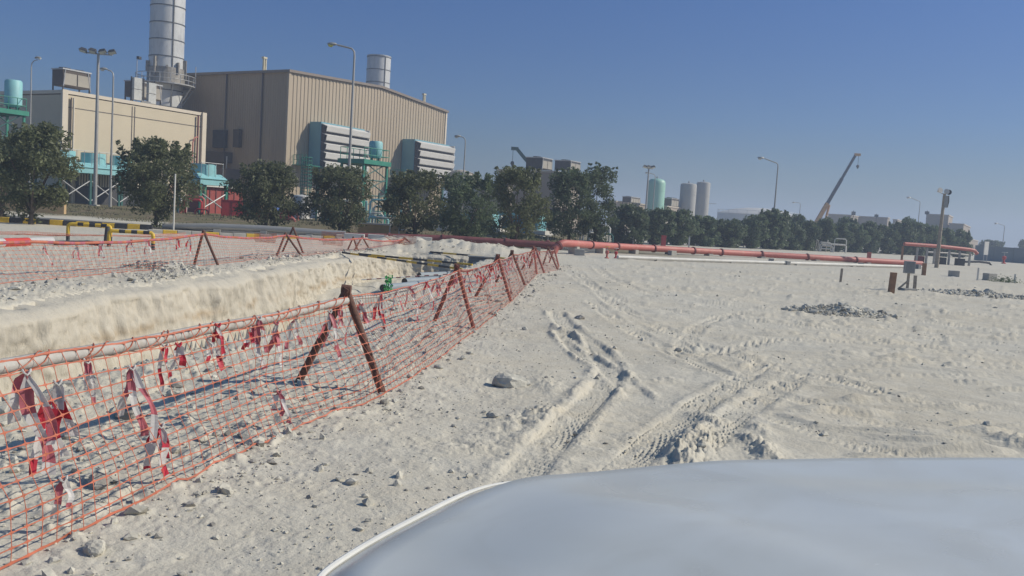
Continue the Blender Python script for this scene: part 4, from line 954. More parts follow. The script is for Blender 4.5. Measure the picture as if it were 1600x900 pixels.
def make_tree(loc, h, w_, label, seed, m_=leafm, low=.18, nper=95, size=.085, group='roadside trees in front of the plant', clumps=46, skirts=True, peaks=5, name='roadside_tree'):
    rg_ = random.Random(seed); root = thing(name, label, 'tree', loc, 0, group); b = MB(); nl = rg_.randint(3, 5); R0 = .045 * h / 4 + .05
    tips = []; b.tube([(0, 0, -.1), (.02, .0, .25 * h * .5), (.03 * h, 0, h * .28)], [R0 * 1.2, R0 * .9, R0 * .7], 9)
    for k in range(nl + 2):
        a = 6.28 * k / (nl + 2) + rg_.uniform(-.4, .4); q = (w_ * .30 * math.cos(a), w_ * .30 * math.sin(a), h * rg_.uniform(.5, .78)); z1 = rg_.uniform(.05, .22) * h
        b.tube([(0.01, 0, z1), (q[0] * .45, q[1] * .45, (z1 + q[2]) * .5), q], [R0 * .6, R0 * .4, R0 * .12], 6); tips.append(q)
    b.build('trunk', bark, root, True)
    cs, rs = [], []; A1, A2, A3 = (rg_.uniform(0, 6.28) for _ in range(3)); ox = rg_.uniform(-.05, .05) * w_
    for k in range(clumps):
        t = rg_.random() ** .8; z = h * (low + (1 - low) * (t * .93)); v = (z / h - low) / (1 - low); prof = math.sin(math.pi * min(1, (.12 + .80 * v)) ** .85) ** .62
        a = rg_.uniform(0, 6.28); rr = w_ / 2 * prof * math.sqrt(rg_.uniform(.05, 1.0)) * rg_.uniform(.80, 1.0) * (1 + .16 * math.sin(a * 2 + A1) + .14 * math.sin(v * 9 + A2 + a)); cs.append((rr * math.cos(a) + ox * v, rr * math.sin(a), z * (1 - .07 * (1 + math.sin(a + A3)) * (rr / w_ * 2)))); rs.append(w_ * rg_.uniform(.09, .155))
    for k in range(peaks):
        a = rg_.uniform(0, 6.28); rr = w_ * .36 * rg_.random() ** .5
        for j in range(4): cs.append((rr * math.cos(a) * (1 + .05 * j), rr * math.sin(a), h * (.84 + .05 * j - .12 * (rr / w_ * 2) ** 2))); rs.append(w_ * (.075 - .016 * j))
    if skirts:
        for k in range(7):
            a = rg_.uniform(0, 6.28); cs.append((.10 * w_ * math.cos(a), .10 * w_ * math.sin(a), h * rg_.uniform(.03, low + .08))); rs.append(w_ * rg_.uniform(.06, .10))
    leaf_cloud('crown', cs, rs, nper, size, m_, root, seed)
    return root
def tr(px, pyb, pyt, wpx, Y, label, seed, **k):
    wpx *= 1.22 if px < 700 else 1.34; k['clumps'] = int(k.get('clumps', 46) * 1.25); k['size'] = .10; k['peaks'] = k.get('peaks', 5) + 5
    t = at(px, pyb, Y); g = gz(t[0], t[1]); top_ = zat(t[0], Y, pyt); return make_tree((t[0], t[1], g), top_ - g, wpx * Y / F, label, seed, **k)
tr(48, 358, 194, 118, 41, 'broad bushy tree at the left picture edge before the cream building', 11, low=.22, clumps=70, nper=80)
tr(2, 358, 205, 80, 46, 'tree cut off by the left picture edge', 18, low=.22)
tr(243, 352, 217, 118, 47, 'wide dark tree with upright sprigs before the cream building corner', 12, low=.22, clumps=66, peaks=10, nper=75)
tr(415, 355, 254, 98, 50, 'round olive tree left of the pale cylindrical tank', 13, low=.2, clumps=58)
tr(530, 356, 260, 94, 52, 'round tree in front of the left louvred intake', 14, low=.2, clumps=56)
tr(646, 375, 266, 88, 50, 'oval tree in front of the right louvred intake', 15, low=.16, clumps=58)
tr(727, 378, 268, 82, 54, 'oval tree before the curved beige duct', 16, low=.14, clumps=56, m_=leafr)
tr(804, 388, 257, 74, 50, 'tall slim tree reaching down to the trench end', 17, low=.10, clumps=66)
T7 = tr(888, 384, 262, 72, 60, 'largest tall tree at the elbow of the red main', 20, low=.08, clumps=80, m_=leafr, peaks=9)
tr(928, 384, 253, 56, 62, 'narrow tall tree joined to the right of the largest one', 21, low=.08, clumps=50, m_=leafr, peaks=6)
protos = []
specs = [(978, 320, 55, 78), (1020, 324, 46, 82), (1057, 327, 42, 85), (1095, 338, 42, 88), (1134, 343, 46, 90), (1172, 335, 36, 92), (1203, 326, 46, 95), (1232, 348, 34, 98), (1256, 345, 32, 100), (1282, 340, 34, 103), (1305, 348, 32, 105),
         (1330, 350, 36, 108), (1355, 347, 34, 110), (1380, 352, 34, 112), (1405, 345, 36, 114), (1428, 348, 32, 116), (1450, 352, 34, 118), (1474, 356, 30, 120), (1497, 358, 30, 122), (1240, 336, 26, 112), (1320, 340, 30, 118), (1418, 340, 32, 128), (1160, 345, 30, 104), (1110, 345, 30, 100)]
lab2 = ['green tree just right of the two tall joined ones', 'green tree below the pale green tank', 'green tree below the left grey silo', 'small round tree below the right grey silo', 'round tree at the left end of the domed storage tank', 'slender tree before the left half of the storage tank',
        'tall tree at the foot of the tallest middle street lamp', 'small tree right of the tree at the tall lamp', 'small tree below the thin distant lamp', 'tree left of the foot of the orange crane', 'tree just right of the foot of the orange crane',
        'tree below the left beige block building', 'tree between the two left beige blocks', 'tree below the second beige block building', 'tall tree left of the right hand distant lamp', 'tree at the foot of the distant lamp with pale head', 'tree left of the tall beige block', 'tree just left of the timber pole top', 'last tree of the row right of the timber pole',
        'slim tree rising behind the row near the storage tank end', 'slim tree rising behind the row below the crane boom', 'tree peeping behind the row left of the tall beige block', 'low tree filling the gap before the storage tank', 'low tree behind the gap below the right silo']
for i in range(4): protos.append(None)
for i, ((px, pyt, wpx, Y), l) in enumerate(zip(specs, lab2)):
    t = at(px, 400, Y); g = gz(t[0], t[1]); h = zat(t[0], Y, pyt) - g; w_ = wpx * Y / F * 1.3; k = i % 4
    if protos[k] is None:
        o = make_tree((t[0], t[1], g), h, w_, l, 60 + i, leafr, .04, 80, .15, 'row of trees along the red main', 90, name='row_tree'); protos[k] = (o, h, w_)
    else:
        o0, h0, w0 = protos[k]; dup(o0, (t[0], t[1], g), i * 1.3, l, None, (w_ / w0, h / h0))
for i, (px, pyt, wpx, Y, l) in enumerate([(1545, 375, 30, 210, 'distant rounded tree right of the beige steps building'), (1600, 374, 20, 210, 'distant tree at the right picture edge'), (1558, 376, 22, 215, 'distant tree just left of the farthest street lamp')]):
    t = at(px, 395, Y); g = gz(t[0], t[1]); o0, h0, w0 = protos[i % 4]; dup(o0, (t[0], t[1], g), i + .5, l, 'distant trees on the right', (wpx * Y / F / w0, (zat(t[0], Y, pyt) - g) / h0))
# grass tufts on the bank
def grass():
    n = 26000; x = rng.uniform(-38, 4, n); y = rng.uniform(52, 64, n) - .12 * x; k = fbm(x * .5, y * .5, 3, 401) + rng.uniform(-.3, .3, n) > .05; x, y = x[k], y[k]; n = len(x); z = ground_z(x, y); h = rng.uniform(.04, .16, n); a = rng.uniform(0, 6.28, n); dx, dy = .03 * np.cos(a), .03 * np.sin(a); lx, ly = rng.uniform(-.06, .06, (2, n))
    V = np.stack([np.stack([x - dx, y - dy, z], -1), np.stack([x + dx, y + dy, z], -1), np.stack([x + lx, y + ly, z + h], -1)], 1).reshape(-1, 3); o = npmesh('grass', V, np.arange(3 * n).reshape(-1, 3), grassm); o['kind'] = 'stuff'; o['label'] = 'dry short grass on the bank beyond the road'; o['category'] = 'grass'
grass()

# ------------------------------------------------------------ the plant
A = np.array([.49, .87]); A /= np.linalg.norm(A); B = np.array([-A[1], A[0]]); RZ = math.atan2(A[1], A[0]); ZP = .5
def rooted(name, label, cat, px, Y, z=ZP, group=None, rz=RZ):
    t = at(px, 330, Y); return thing(name, label, cat, (t[0], t[1], z), rz, group), np.array([t[0], t[1]])
# main hall
hall, c0 = rooted('turbine_hall', 'large tan ribbed turbine hall with low gable and shaded left side', 'building', 443, 97)
W1 = 0.0
while proj((c0[0] + B[0] * W1, c0[1] + B[1] * W1, 14))[0] > 246: W1 += .2
L1 = along(c0, A, 694, 12); Hh = zat(c0[0], c0[1], 112) - ZP; e1 = c0 + A * L1; mid = c0 + A * L1 * .52; Hr = zat(mid[0], mid[1], proj((mid[0], mid[1], Hh))[1] - 0) - ZP
Hrg = zat(mid[0], mid[1], 138) - ZP
Hr2 = zat(e1[0], e1[1], 175) - ZP
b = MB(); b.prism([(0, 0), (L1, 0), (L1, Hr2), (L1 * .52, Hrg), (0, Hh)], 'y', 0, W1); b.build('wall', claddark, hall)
b = MB(); n = int(L1 / .58)   # ribbed sheet on the sunlit gable
for k in range(n):
    x0 = .02 + k * (L1 - .04) / n; ww = (L1 - .04) / n
    def topz(x): return (Hh + (Hrg - Hh) * x / (L1 * .52)) if x < L1 * .52 else Hrg + (Hr2 - Hrg) * (x - L1 * .52) / (L1 * .48)
    for (u0_, u1_, y0, y1) in ((0, .12, -.03, -.10), (.12, .58, -.10, -.10), (.58, .70, -.10, -.03), (.70, 1, -.03, -.03)):
        xa, xb = x0 + u0_ * ww, x0 + u1_ * ww; b.add([(xa, y0, 0), (xb, y1, 0), (xb, y1, topz(xb) - .05), (xa, y0, topz(xa) - .05)], [(0, 1, 2, 3)])
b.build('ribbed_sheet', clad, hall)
b = MB()
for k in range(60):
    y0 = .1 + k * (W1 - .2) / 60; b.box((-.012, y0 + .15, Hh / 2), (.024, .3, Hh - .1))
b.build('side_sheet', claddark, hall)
for k, px in enumerate((408, 352, 300)):
    y0 = along(c0, B * 1.0, px, 8) if False else None
def along_back(c, px, z=8):
    lo, hi = 0.0, 60.0
    for _ in range(60):
        md = (lo + hi) / 2; q = c + B * md
        if proj((q[0], q[1], z))[0] > px: lo = md
        else: hi = md
    return (lo + hi) / 2
for px in (408, 352): MB().cyl((-.14, along_back(c0, px), 0), (-.14, along_back(c0, px), Hh), .09, None, 8).build('downpipe', trimdark, hall)
MB().box((-.02, -.06, Hh / 2), (.3, .25, Hh)).build('corner_trim', clad, hall)
MB().box((L1 + .02, -.06, Hr2 / 2), (.3, .3, Hr2)).build('corner_trim', creamtrim, hall)
b = MB()
for (x0, z0, x1, z1) in ((-.3, Hh - .1, L1 * .52, Hrg), (L1 * .52, Hrg, L1 + .3, Hr2 - .1)):
    b.add([(x0, -.35, z0 + .02), (x1, -.35, z1 + .02), (x1, W1, z1 + .02), (x0, W1, z0 + .02), (x0, -.35, z0 + .30), (x1, -.35, z1 + .30), (x1, W1, z1 + .30), (x0, W1, z0 + .30)], [(3, 2, 1, 0), (4, 5, 6, 7), (0, 1, 5, 4), (1, 2, 6, 5), (2, 3, 7, 6), (3, 0, 4, 7)])
b.build('roof', mat('roof sheet', (.22, .18, .15), .7), hall)
b = MB()   # dark openings, hood and frames on the shaded side
ya, yb = along_back(c0, 350), along_back(c0, 372)
MB().box((-.25, ya + .4, 8.0), (.4, 2.0, 2.0)).build('vent_hood', dark, hall); MB().box((-.3, yb - .2, 8.1), (.5, .9, 2.0)).build('vent_hood', brownbox, hall)
MB().box((-.6, along_back(c0, 340), 5.9), (1.2, 5.0, 1.2)).build('duct', brownbox, hall); MB().box((-1.0, along_back(c0, 345), 2.3), (2.0, 6.5, 4.6)).build('annex', mat('annex wall', (.16, .13, .11), .8), hall)
MB().cyl((-1.2, along_back(c0, 368), 0), (-1.2, along_back(c0, 368), 6), .08, None, 8).build('downpipe', steel, hall)
for px, py0, py1, r, l in ((418, 91, 113, .12, 'small flue'), (657, 150, 160, .12, 'small vent')):
    k = L1 * .02 if px == 418 else L1 * .86
    zt = Hh if px == 418 else Hr2 + .9
    q = (k, 4.5 if px == 418 else .8); b = MB(); b.cyl((q[0], q[1], zt - .6), (q[0], q[1], zt + (1.75 if px == 418 else .9)), r, None, 10); b.cyl((q[0] + .3, q[1], zt - .6), (q[0] + .3, q[1], zt + (1.6 if px == 418 else .7)), r, None, 10); b.box((q[0] + .1, q[1], zt + (1.75 if px == 418 else .9)), (.55, .35, .2)); b.build('flue', mat('cream flue', (.55, .5, .36), .7), hall)
# louvred intakes
def intake(px0, px1, px2, pyt, pyb, label, nb=5):
    x0 = along(c0, A, px0, 8); q = c0 + A * x0
    lo, hi = 0, 15.0
    for _ in range(50):
        md = (lo + hi) / 2; qq = q - B * md
        if proj((qq[0], qq[1], 8))[0] < px1: lo = md
        else: hi = md
    p = lo; f1 = q - B * p; x2 = along(f1, A, px2, 8); zt = zat(q[0], q[1], pyt); zb = zat(f1[0], f1[1], pyb) 
    root = thing('air_intake', label, 'air intake', (q[0], q[1], 0), RZ, 'louvred air intakes on the hall'); hh = zt - zb; d = p * .72
    MB().box((x2 / 2, -.2 - d / 2, (zt + zb) / 2), (x2, d, hh)).build('housing', blueg, root, bevel=.03)
    MB().box((x2 / 2, -.2 - d - (p - d) * .35, (zt + zb) / 2 - .15), (x2 - .2, (p - d) * .7, hh - .5)).build('filter_face', dark, root)
    st = (hh - .1) / nb
    for k in range(nb):
        z1 = zt - .15 - k * st; y0, y1 = -.2 - d, -p - .40
        v = [(.1, y0, z1), (x2 + .1, y0, z1), (x2 + .1, y1, z1 - st * .30), (.1, y1, z1 - st * .30), (.1, y1 + .12, z1 - st * .84), (x2 + .1, y1 + .12, z1 - st * .84)]
        v2 = [(a_, b_ + (.06 if i > 1 else 0), c_ - .07) for i, (a_, b_, c_) in enumerate(v)]
        b = MB(); b.add(v + v2, [(0, 1, 2, 3), (3, 2, 5, 4), (7, 6, 9, 8), (8, 9, 10, 11), (0, 3, 9, 6), (3, 4, 10, 9), (1, 7, 8, 2), (2, 8, 11, 5), (4, 5, 11, 10)]); b.build('louvre_blade', louv, root)
    MB().box((x2 + .12, -.2 - p * .55, (zt + zb) / 2), (.08, p * .9, hh * .96)).build('end_panel', louv, root)
    for xx in (.4, x2 - .4): MB().box((xx, -p * .6, zb / 2), (.3, .3, zb)).build('leg', dgreen, root)
    # railing and landing below the shaded side
    b = MB(); b.box((-1.2, -p * .5, zb + .1), (2.4, p * .9, .08)); 
    for yy in np.linspace(-p * .9, -.2, 4): b.cyl((-2.3, yy, zb + .1), (-2.3, yy, zb + 1.2), .03, None, 6)
    for zz in (.65, 1.2): b.cyl((-2.3, -p * .9, zb + zz), (-2.3, -.2, zb + zz), .03, None, 6)
    b.build('landing', green, root)
    return q, x2, p
intake(480, 505, 573, 190, 262, 'louvred air intake nearer the hall corner, left of the green tower')
intake(625, 652, 706, 217, 282, 'louvred air intake at the far end of the hall, right of the green tower')
# chimneys
def chimney(px, Y, rpx, pyt, pyb, label, nb, base=None, ringpy=None):
    t = at(px, pyb, Y); r = rpx * Y / F; zt = zat(t[0], t[1], pyt) if pyt is not None else 28.5; zb = 0; root = thing('chimney', label, 'chimney', (t[0], t[1], ZP), RZ, 'steel chimneys')
    MB().lathe([(r * 1.02, 0), (r, zt - ZP - .1), (r * 1.03, zt - ZP - .1), (r * 1.03, zt - ZP), (r * .92, zt - ZP), (r * .92, zt - ZP - 2)], n=48).build('shaft', chim, root, True)
    z = zt - ZP - .25
    while z > 5: MB().cyl((0, 0, z - .045), (0, 0, z + .045), r * 1.035, None, 48).build('band', bandm, root, True); z -= nb
    MB().box((r * math.cos(-1.9) * 1.02, r * math.sin(-1.9) * 1.02, (zt - ZP) * .65), (.10, .10, (zt - ZP) * .68), -1.9 + 1.57).build('cable_riser', bandm, root)
    return root, t, r
root, t, r = chimney(258, 101, 25, None, 160, 'tall banded steel chimney rising out of the picture behind the cream building', 1.85)
zpl = zat(t[0], t[1], 134) - ZP; b = MB(); b.lathe([(r * 1.02, 0), (r * 1.75, 0), (r * 1.75, .12), (r * 1.02, .12)], (0, 0, zpl), 32); b.build('platform', steel, root)
b = MB()
for k in range(18):
    a_ = 6.283 * k / 18; b.cyl((r * 1.72 * math.cos(a_), r * 1.72 * math.sin(a_), zpl), (r * 1.72 * math.cos(a_), r * 1.72 * math.sin(a_), zpl + 1.1), .035, None, 6)
for zz in (.55, 1.1): b.tube([(r * 1.72 * math.cos(a_), r * 1.72 * math.sin(a_), zpl + zz) for a_ in np.linspace(0, 6.283, 33)], .035, 6)
b.build('guard_rail', steel, root)
b = MB()
for k in range(10):
    a_ = 6.283 * k / 10 + .3; b.box((r * 1.12 * math.cos(a_), r * 1.12 * math.sin(a_), zpl + 1.9), (.35, .2, .3 + .9 * (k % 3)), a_)
b.lathe([(r * 1.10, 0), (r * 1.10, 1.7)], (0, 0, zpl + .2), 32); b.build('collar', mat('collar steel', (.30, .28, .25), .6, .3, .25, 2, dirt=(.15, .12, .1)), root)
b = MB()
for a_ in (-.5, -1.2, -2.0, -2.8, .4): b.cyl((r * 1.02 * math.cos(a_), r * 1.02 * math.sin(a_), zpl - 2), (r * 1.7 * math.cos(a_), r * 1.7 * math.sin(a_), zpl), .06, None, 6)
b.build('bracket', steel, root)
MB().cyl((r * 1.7, -1.2, zpl), (r * 1.7, -1.2, zpl + 2.6), .05, None, 6).build('lamp_arm', steel, root)
chimney(590, 140, 18, 88, 140, 'short wide banded steel chimney above the hall roof ridge', 1.95)
# cream building
cb, q0 = rooted('control_building', 'cream rendered block building with parapet and roof equipment', 'building', 97, 76.6)
L2 = along(q0, A, 318, 8); H2 = zat(q0[0], q0[1], 140) - ZP; e2 = q0 + A * L2; W2 = 14
MB().box((L2 / 2, W2 / 2, H2 / 2 - .2), (L2, W2, H2 - .4)).build('wall', cream, cb)
MB().box((L2 / 2, W2 / 2, H2 - .16), (L2 + .1, W2 + .1, .30)).build('parapet', creamtrim, cb)
for zz in (H2 - 1.45,): MB().box((L2 / 2, -.012, zz), (L2 - .6, .03, .06)).build('joint_line', trimdark, cb)
for xx in (along(q0, A, 205, 6), along(q0, A, 209, 6)): MB().box((xx, -.012, (H2 - .4) / 2), (.08, .03, H2 - .6)).build('joint_line', trimdark, cb)
MB().box((-.05, -.10, H2 / 2), (.5, .24, H2)).build('corner_pier', creamtrim, cb); MB().box((L2 - .1, -.10, H2 / 2), (.5, .24, H2)).build('corner_pier', creamtrim, cb)
MB().cyl((.75, -.2, 0), (.75, -.2, H2 - .6), .09, None, 10).build('downpipe', creamtrim, cb); MB().cyl((.55, -.15, 0), (.55, -.15, H2 - .6), .06, None, 10).build('downpipe', trimdark, cb)
MB().cyl((L2 - .9, -.2, 0), (L2 - .9, -.2, H2 - .4), .09, None, 10).build('downpipe', maroon, cb); MB().tube([(L2 - 1.6, -.35, 2), (L2 - 1.6, -.35, 6.6), (L2 - 1.4, -.35, 7.1), (L2 - 1.0, -.3, 7.2)], .06, 8).build('red_riser', redp, cb, True)
for z in (1.2,): MB().box((L2 * .78, -.06, 1.2), (1.3, .12, 2.3)).build('door', mat('plant door', (.30, .2, .14), .7), cb)
b = MB()   # slatted screen under the coolers
for k in range(34): b.box((1.5 + k * .26, -.12, 2.6), (.13, .06, 2.0))
b.build('slat_screen', creamtrim, cb)
MB().box((6, -.05, 1.9), (9.6, .06, 3.8)).build('dark_panel', dark, cb)  # flat dark panel over the lower wall below the coolers
def ac_unit(px0, pxm, px1, pyt, pyb, Y, label, bm_=brownbox, fm_=greybox, group='roof air conditioning units'):
    """box whose shaded side shows from px0 to pxm and sunlit front from pxm to px1"""
    t = at(pxm, pyb, Y); q = np.array([t[0], t[1]]); L = along(q, A, px1, t[2]); 
    lo, hi = 0, 20.0
    for _ in range(50):
        md = (lo + hi) / 2; qq = q + B * md
        if proj((qq[0], qq[1], t[2]))[0] > px0: lo = md
        else: hi = md
    W = lo; hh = zat(q[0], q[1], pyt) - t[2]; root = thing('air_conditioner', label, 'air conditioner', (t[0], t[1], t[2]), RZ, group)
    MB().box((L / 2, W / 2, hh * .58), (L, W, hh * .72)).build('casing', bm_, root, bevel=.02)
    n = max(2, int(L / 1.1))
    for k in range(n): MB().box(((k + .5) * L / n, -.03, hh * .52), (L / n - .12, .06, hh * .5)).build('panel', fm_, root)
    MB().box((L / 2, W / 2, hh * .95), (L + .12, W + .12, .12)).build('top_frame', steel, root)
    for xx in (.06, L - .06):
        for yy in (.06, W - .06): MB().box((xx, yy, hh * .11), (.1, .1, hh * .24)).build('leg', dark, root)
    for k in range(n): MB().cyl(((k + .5) * L / n, W / 2, hh * .96), ((k + .5) * L / n, W / 2, hh * 1.04), min(L / n, W) * .36, None, 20).build('fan', dark, root)
    MB().cyl((.02, -.05, hh * .2), (.2, -.05, hh * .95), .05, None, 6).build('brace', steel, root); MB().cyl((L - .02, -.05, hh * .1), (L - .3, -.05, hh * .95), .05, None, 6).build('brace', steel, root)
    return root
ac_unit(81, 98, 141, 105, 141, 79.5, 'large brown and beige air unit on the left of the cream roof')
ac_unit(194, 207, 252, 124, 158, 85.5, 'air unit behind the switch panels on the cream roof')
# switch panels and cable tray
t = at(214, 172, 84); root = thing('switch_cabinet', 'cluster of grey switch boxes and cable tray at the cream roof edge', 'switch boxes', (t[0], t[1], zat(t[0], t[1], 160)), RZ); S_ = 84 / F
for dx, dz, hh in ((-.3, 1.4, 1.05), (-.3, .35, .95), (1.3, 1.2, 1.0), (1.3, .2, .9)):
    MB().box((dx, -.3, dz + .3), (.85, .35, hh)).build('switch_box', mat('box grey', (.46, .46, .44), .6), root, bevel=.02)
for dx in (-.75, .4, .6, 1.85): MB().box((dx, -.1, 1.0), (.1, .1, 2.6)).build('post', dark, root)
b = MB()
for k in range(5): b.tube([(.25 + .16 * k, -.35, .2), (.25 + .16 * k, -.5, -.3), (.28 + .15 * k, -.5, -1.6), (.4 + .1 * k, -.35, -1.95)], .06, 6)
b.box((.6, -.45, -.7), (1.0, .12, 1.8)); b.build('cable_bundle', mat('cables', (.2, .2, .2), .7), root)
MB().cyl((.1, .3, 0), (.1, .3, 4.2), .035, None, 6).build('mast', steel, root); MB().box((.3, .3, 4.2), (.45, .25, .25), .4).build('mast_lamp', dark, root)
# coolers
def cooler(px0, px1, Y, pt_fan, pt_slab, pb_slab, fans, label, dep=3.2):
    t = at(px0, 320, Y); q = np.array([t[0], t[1]]); L = along(q, A, px1, 4); z1 = zat(q[0], q[1], pt_slab) - ZP; z2 = zat(q[0], q[1], pb_slab) - ZP; z0 = zat(q[0], q[1], pt_fan) - ZP
    root = thing('air_cooler', label, 'air cooler', (q[0], q[1], ZP), RZ, 'light blue air coolers on green legs'); mdl = (z1 + z2) / 2
    b = MB(); b.box((L / 2, dep / 2, (z2 + mdl) / 2), (L, dep, mdl - z2)); b.box((L / 2, dep / 2, (mdl + z1) / 2), (L, dep, z1 - mdl), 0, 0, (.86 if L < 6 else .95, .5)); b.build('plenum', cyan, root)
    MB().box((L / 2, dep / 2, mdl), (L + .06, dep + .06, .07)).build('seam', dgreen, root)
    for k in range(fans):
        x = L * (k + .5) / fans; r = min(L / fans * .36, dep * .42); MB().cyl((x, dep / 2, z1 - .6), (x, dep / 2, z0), r, r * .97, 28).build('fan_ring', cyan, root, True); MB().cyl((x, dep / 2, z0 - .02), (x, dep / 2, z0 + .02), r * .9, None, 20).build('fan_guard', dark, root)
    b = MB(); b.tube([(.3, .3, z0 + .1), (L - .3, .3, z0 + .1)], .025, 6)
    for x in np.arange(.3, L - .2, .7): b.cyl((x, .3, z1 - .3), (x, .3, z0 + .1), .02, None, 6)
    b.build('guard_rail', steel, root)
    nx = max(2, int(L / 2.6) + 1)
    for k in range(nx):
        for yy in (.12, dep - .12): MB().box((.12 + k * (L - .24) / (nx - 1), yy, z2 / 2), (.18, .18, z2)).build('leg', green if L < 6 else dgreen, root)
    b = MB()
    for k in range(nx - 1):
        xa, xb = .12 + k * (L - .24) / (nx - 1), .12 + (k + 1) * (L - .24) / (nx - 1); b.cyl((xa, .1, .3), (xb, .1, z2 - .6), .05, None, 6); b.cyl((xb, .1, .3), (xa, .1, z2 - .6), .05, None, 6)
    b.build('cross_brace', steel, root); return root
cooler(92, 232, 72.5, 233, 250, 267, 3, 'long light blue air cooler with several fans below the cream wall', 3.6)
cooler(312, 358, 66, 255, 270, 288, 1, 'single fan light blue air cooler on green legs right of the cream building', 2.6)
# left edge platform with blue vessel
def tower(px0, px1, Y, pyp, label, vesselpx, vr, vh, dep=2.4, pyb=None, rise=1.1, gm=green, tiers=3, ves=cyan):
    t = at(px0, 330, Y); q = np.array([t[0], t[1]]); L = along(q, A, px1, 5); zp = zat(q[0], q[1], pyp) - ZP; root = thing('equipment_tower', label, 'steel tower', (q[0], q[1], ZP), RZ, 'green steel towers')
    for xx in (.1, L - .1):
        for yy in (.1, dep - .1): MB().box((xx, yy, zp / 2), (.16, .16, zp)).build('leg', gm, root)
    b = MB(); b.box((L / 2, dep / 2, zp), (L + .3, dep + .3, .35)); b.build('deck', gm, root)
    b = MB()
    for k in range(tiers):
        za, zb = zp * k / tiers, zp * (k + 1) / tiers
        for yy in (.1, dep - .1): b.cyl((.1, yy, za), (L - .1, yy, zb), .045, None, 6); b.cyl((L - .1, yy, za), (.1, yy, zb), .045, None, 6); b.cyl((.1, yy, zb - .2), (L - .1, yy, zb - .2), .06, None, 6)
    b.build('cross_brace', dgreen, root)
    b = MB()
    for xx in np.linspace(0, L, 5):
        for yy in (0, dep): b.cyl((xx, yy, zp), (xx, yy, zp + rise), .03, None, 6)
    for zz in (.55, 1.1):
        for yy in (0, dep): b.cyl((0, yy, zp + zz), (L, yy, zp + zz), .03, None, 6)
        for xx in (0, L): b.cyl((xx, 0, zp + zz), (xx, dep, zp + zz), .03, None, 6)
    b.build('guard_rail', gm, root)
    if vr:
        x = along(q, A, vesselpx, 5); x = min(max(x, vr), L * 1.2); v = MB(); v.lathe([(0, zp + .42), (vr * .8, zp + .47), (vr, zp + .6), (vr, zp + vh), (vr * .85, zp + vh + .12), (0, zp + vh + .16)], (x, dep / 2, 0), 20); v.build('vessel', ves, root, True)
        for a_ in (0, 1.57, 3.14, 4.71): MB().cyl((x + vr * .7 * math.cos(a_), dep / 2 + vr * .7 * math.sin(a_), zp), (x + vr * .7 * math.cos(a_), dep / 2 + vr * .7 * math.sin(a_), zp + 1.2), .06, None, 6).build('vessel_leg', dgreen, root)
    return root
tower(565, 607, 69, 252, 'green steel tower carrying a small light blue vessel before the hall', 604, .55, 1.7, tiers=4)
tower(-18, 40, 66, 170, 'green platform with light blue vessel at the left picture edge', 34, .62, 2.4, tiers=4)
# caged ladder tower
t = at(476, 335, 76); zt = zat(t[0], t[1], 246); root = thing('ladder_cage', 'green caged ladder standing above the pale cylindrical tank', 'ladder', (t[0], t[1], ZP), RZ); b = MB()
for k in range(16):
    z = .8 + k * (zt - ZP - .8) / 15; b.tube([(.45 * math.cos(a_), .45 * math.sin(a_), z) for a_ in np.linspace(0, 6.283, 13)], .025, 5)
b.build('hoop', green, root); b = MB()
for a_ in np.linspace(0, 6.283, 7)[:-1]: b.cyl((.45 * math.cos(a_), .45 * math.sin(a_), 0), (.45 * math.cos(a_), .45 * math.sin(a_), zt - ZP), .04, None, 6)
b.build('rail', dgreen, root)
t = at(470, 341, 74); root = thing('cylindrical_tank', 'pale cylindrical tank standing between two round trees', 'tank', (t[0], t[1], ZP)); r = 13 * 74 / F; hh = zat(t[0], t[1], 307) - ZP
MB().lathe([(r, 0), (r, hh), (r * .9, hh + .08), (0, hh + .16)], n=32).build('shell', mat('pale tank shell', (.52, .51, .49), .7, 0, .1, 1, stretch=(1, 1, .3)), root, True)
for z in (.7, 1.4): MB().cyl((0, 0, z), (0, 0, z + .04), r * 1.02, None, 32).build('band', steel, root, True)
t = at(484, 330, 74.5); o = MB().lathe([(.25, 0), (.25, 1.7), (.1, 1.9)], n=16).build('standpipe', steel, None, True, (t[0], t[1], ZP)); tag(o, 'slim grey standpipe right beside the pale cylindrical tank', 'standpipe')
t = at(496, 340, 72); root = thing('pump_skid', 'white pump box on a frame right of the pale cylindrical tank', 'pump', (t[0], t[1], ZP), RZ); MB().box((0, 0, .75), (.9, .7, .9)).build('box', louv, root, bevel=.03); MB().box((-.1, -.4, .2), (1.4, 1.0, .14)).build('frame', steel, root); MB().cyl((-.7, -.3, .45), (-.2, -.3, .45), .22, None, 16).build('motor', concw, root, True)
t = at(430, 343, 68); root = thing('barrel', 'blue plastic barrel beside a white pipe behind the olive tree', 'barrel', (t[0], t[1], ZP)); MB().lathe([(.24, 0), (.27, .1), (.27, .75), (.23, .85), (0, .85)], n=20).build('shell', bluepl, root, True); MB().cyl((0, 0, .3), (0, 0, .34), .285, None, 20).build('rib', bluepl, root, True)
t = at(509, 338, 70); root = thing('barrel', 'blue plastic barrel right of the white pump box', 'barrel', (t[0], t[1], ZP)); MB().lathe([(.26, 0), (.29, .1), (.29, .8), (.25, .9), (0, .9)], n=20).build('shell', bluepl, root, True); MB().cyl((0, 0, .3), (0, 0, .34), .3, None, 20).build('rib', bluepl, root, True)
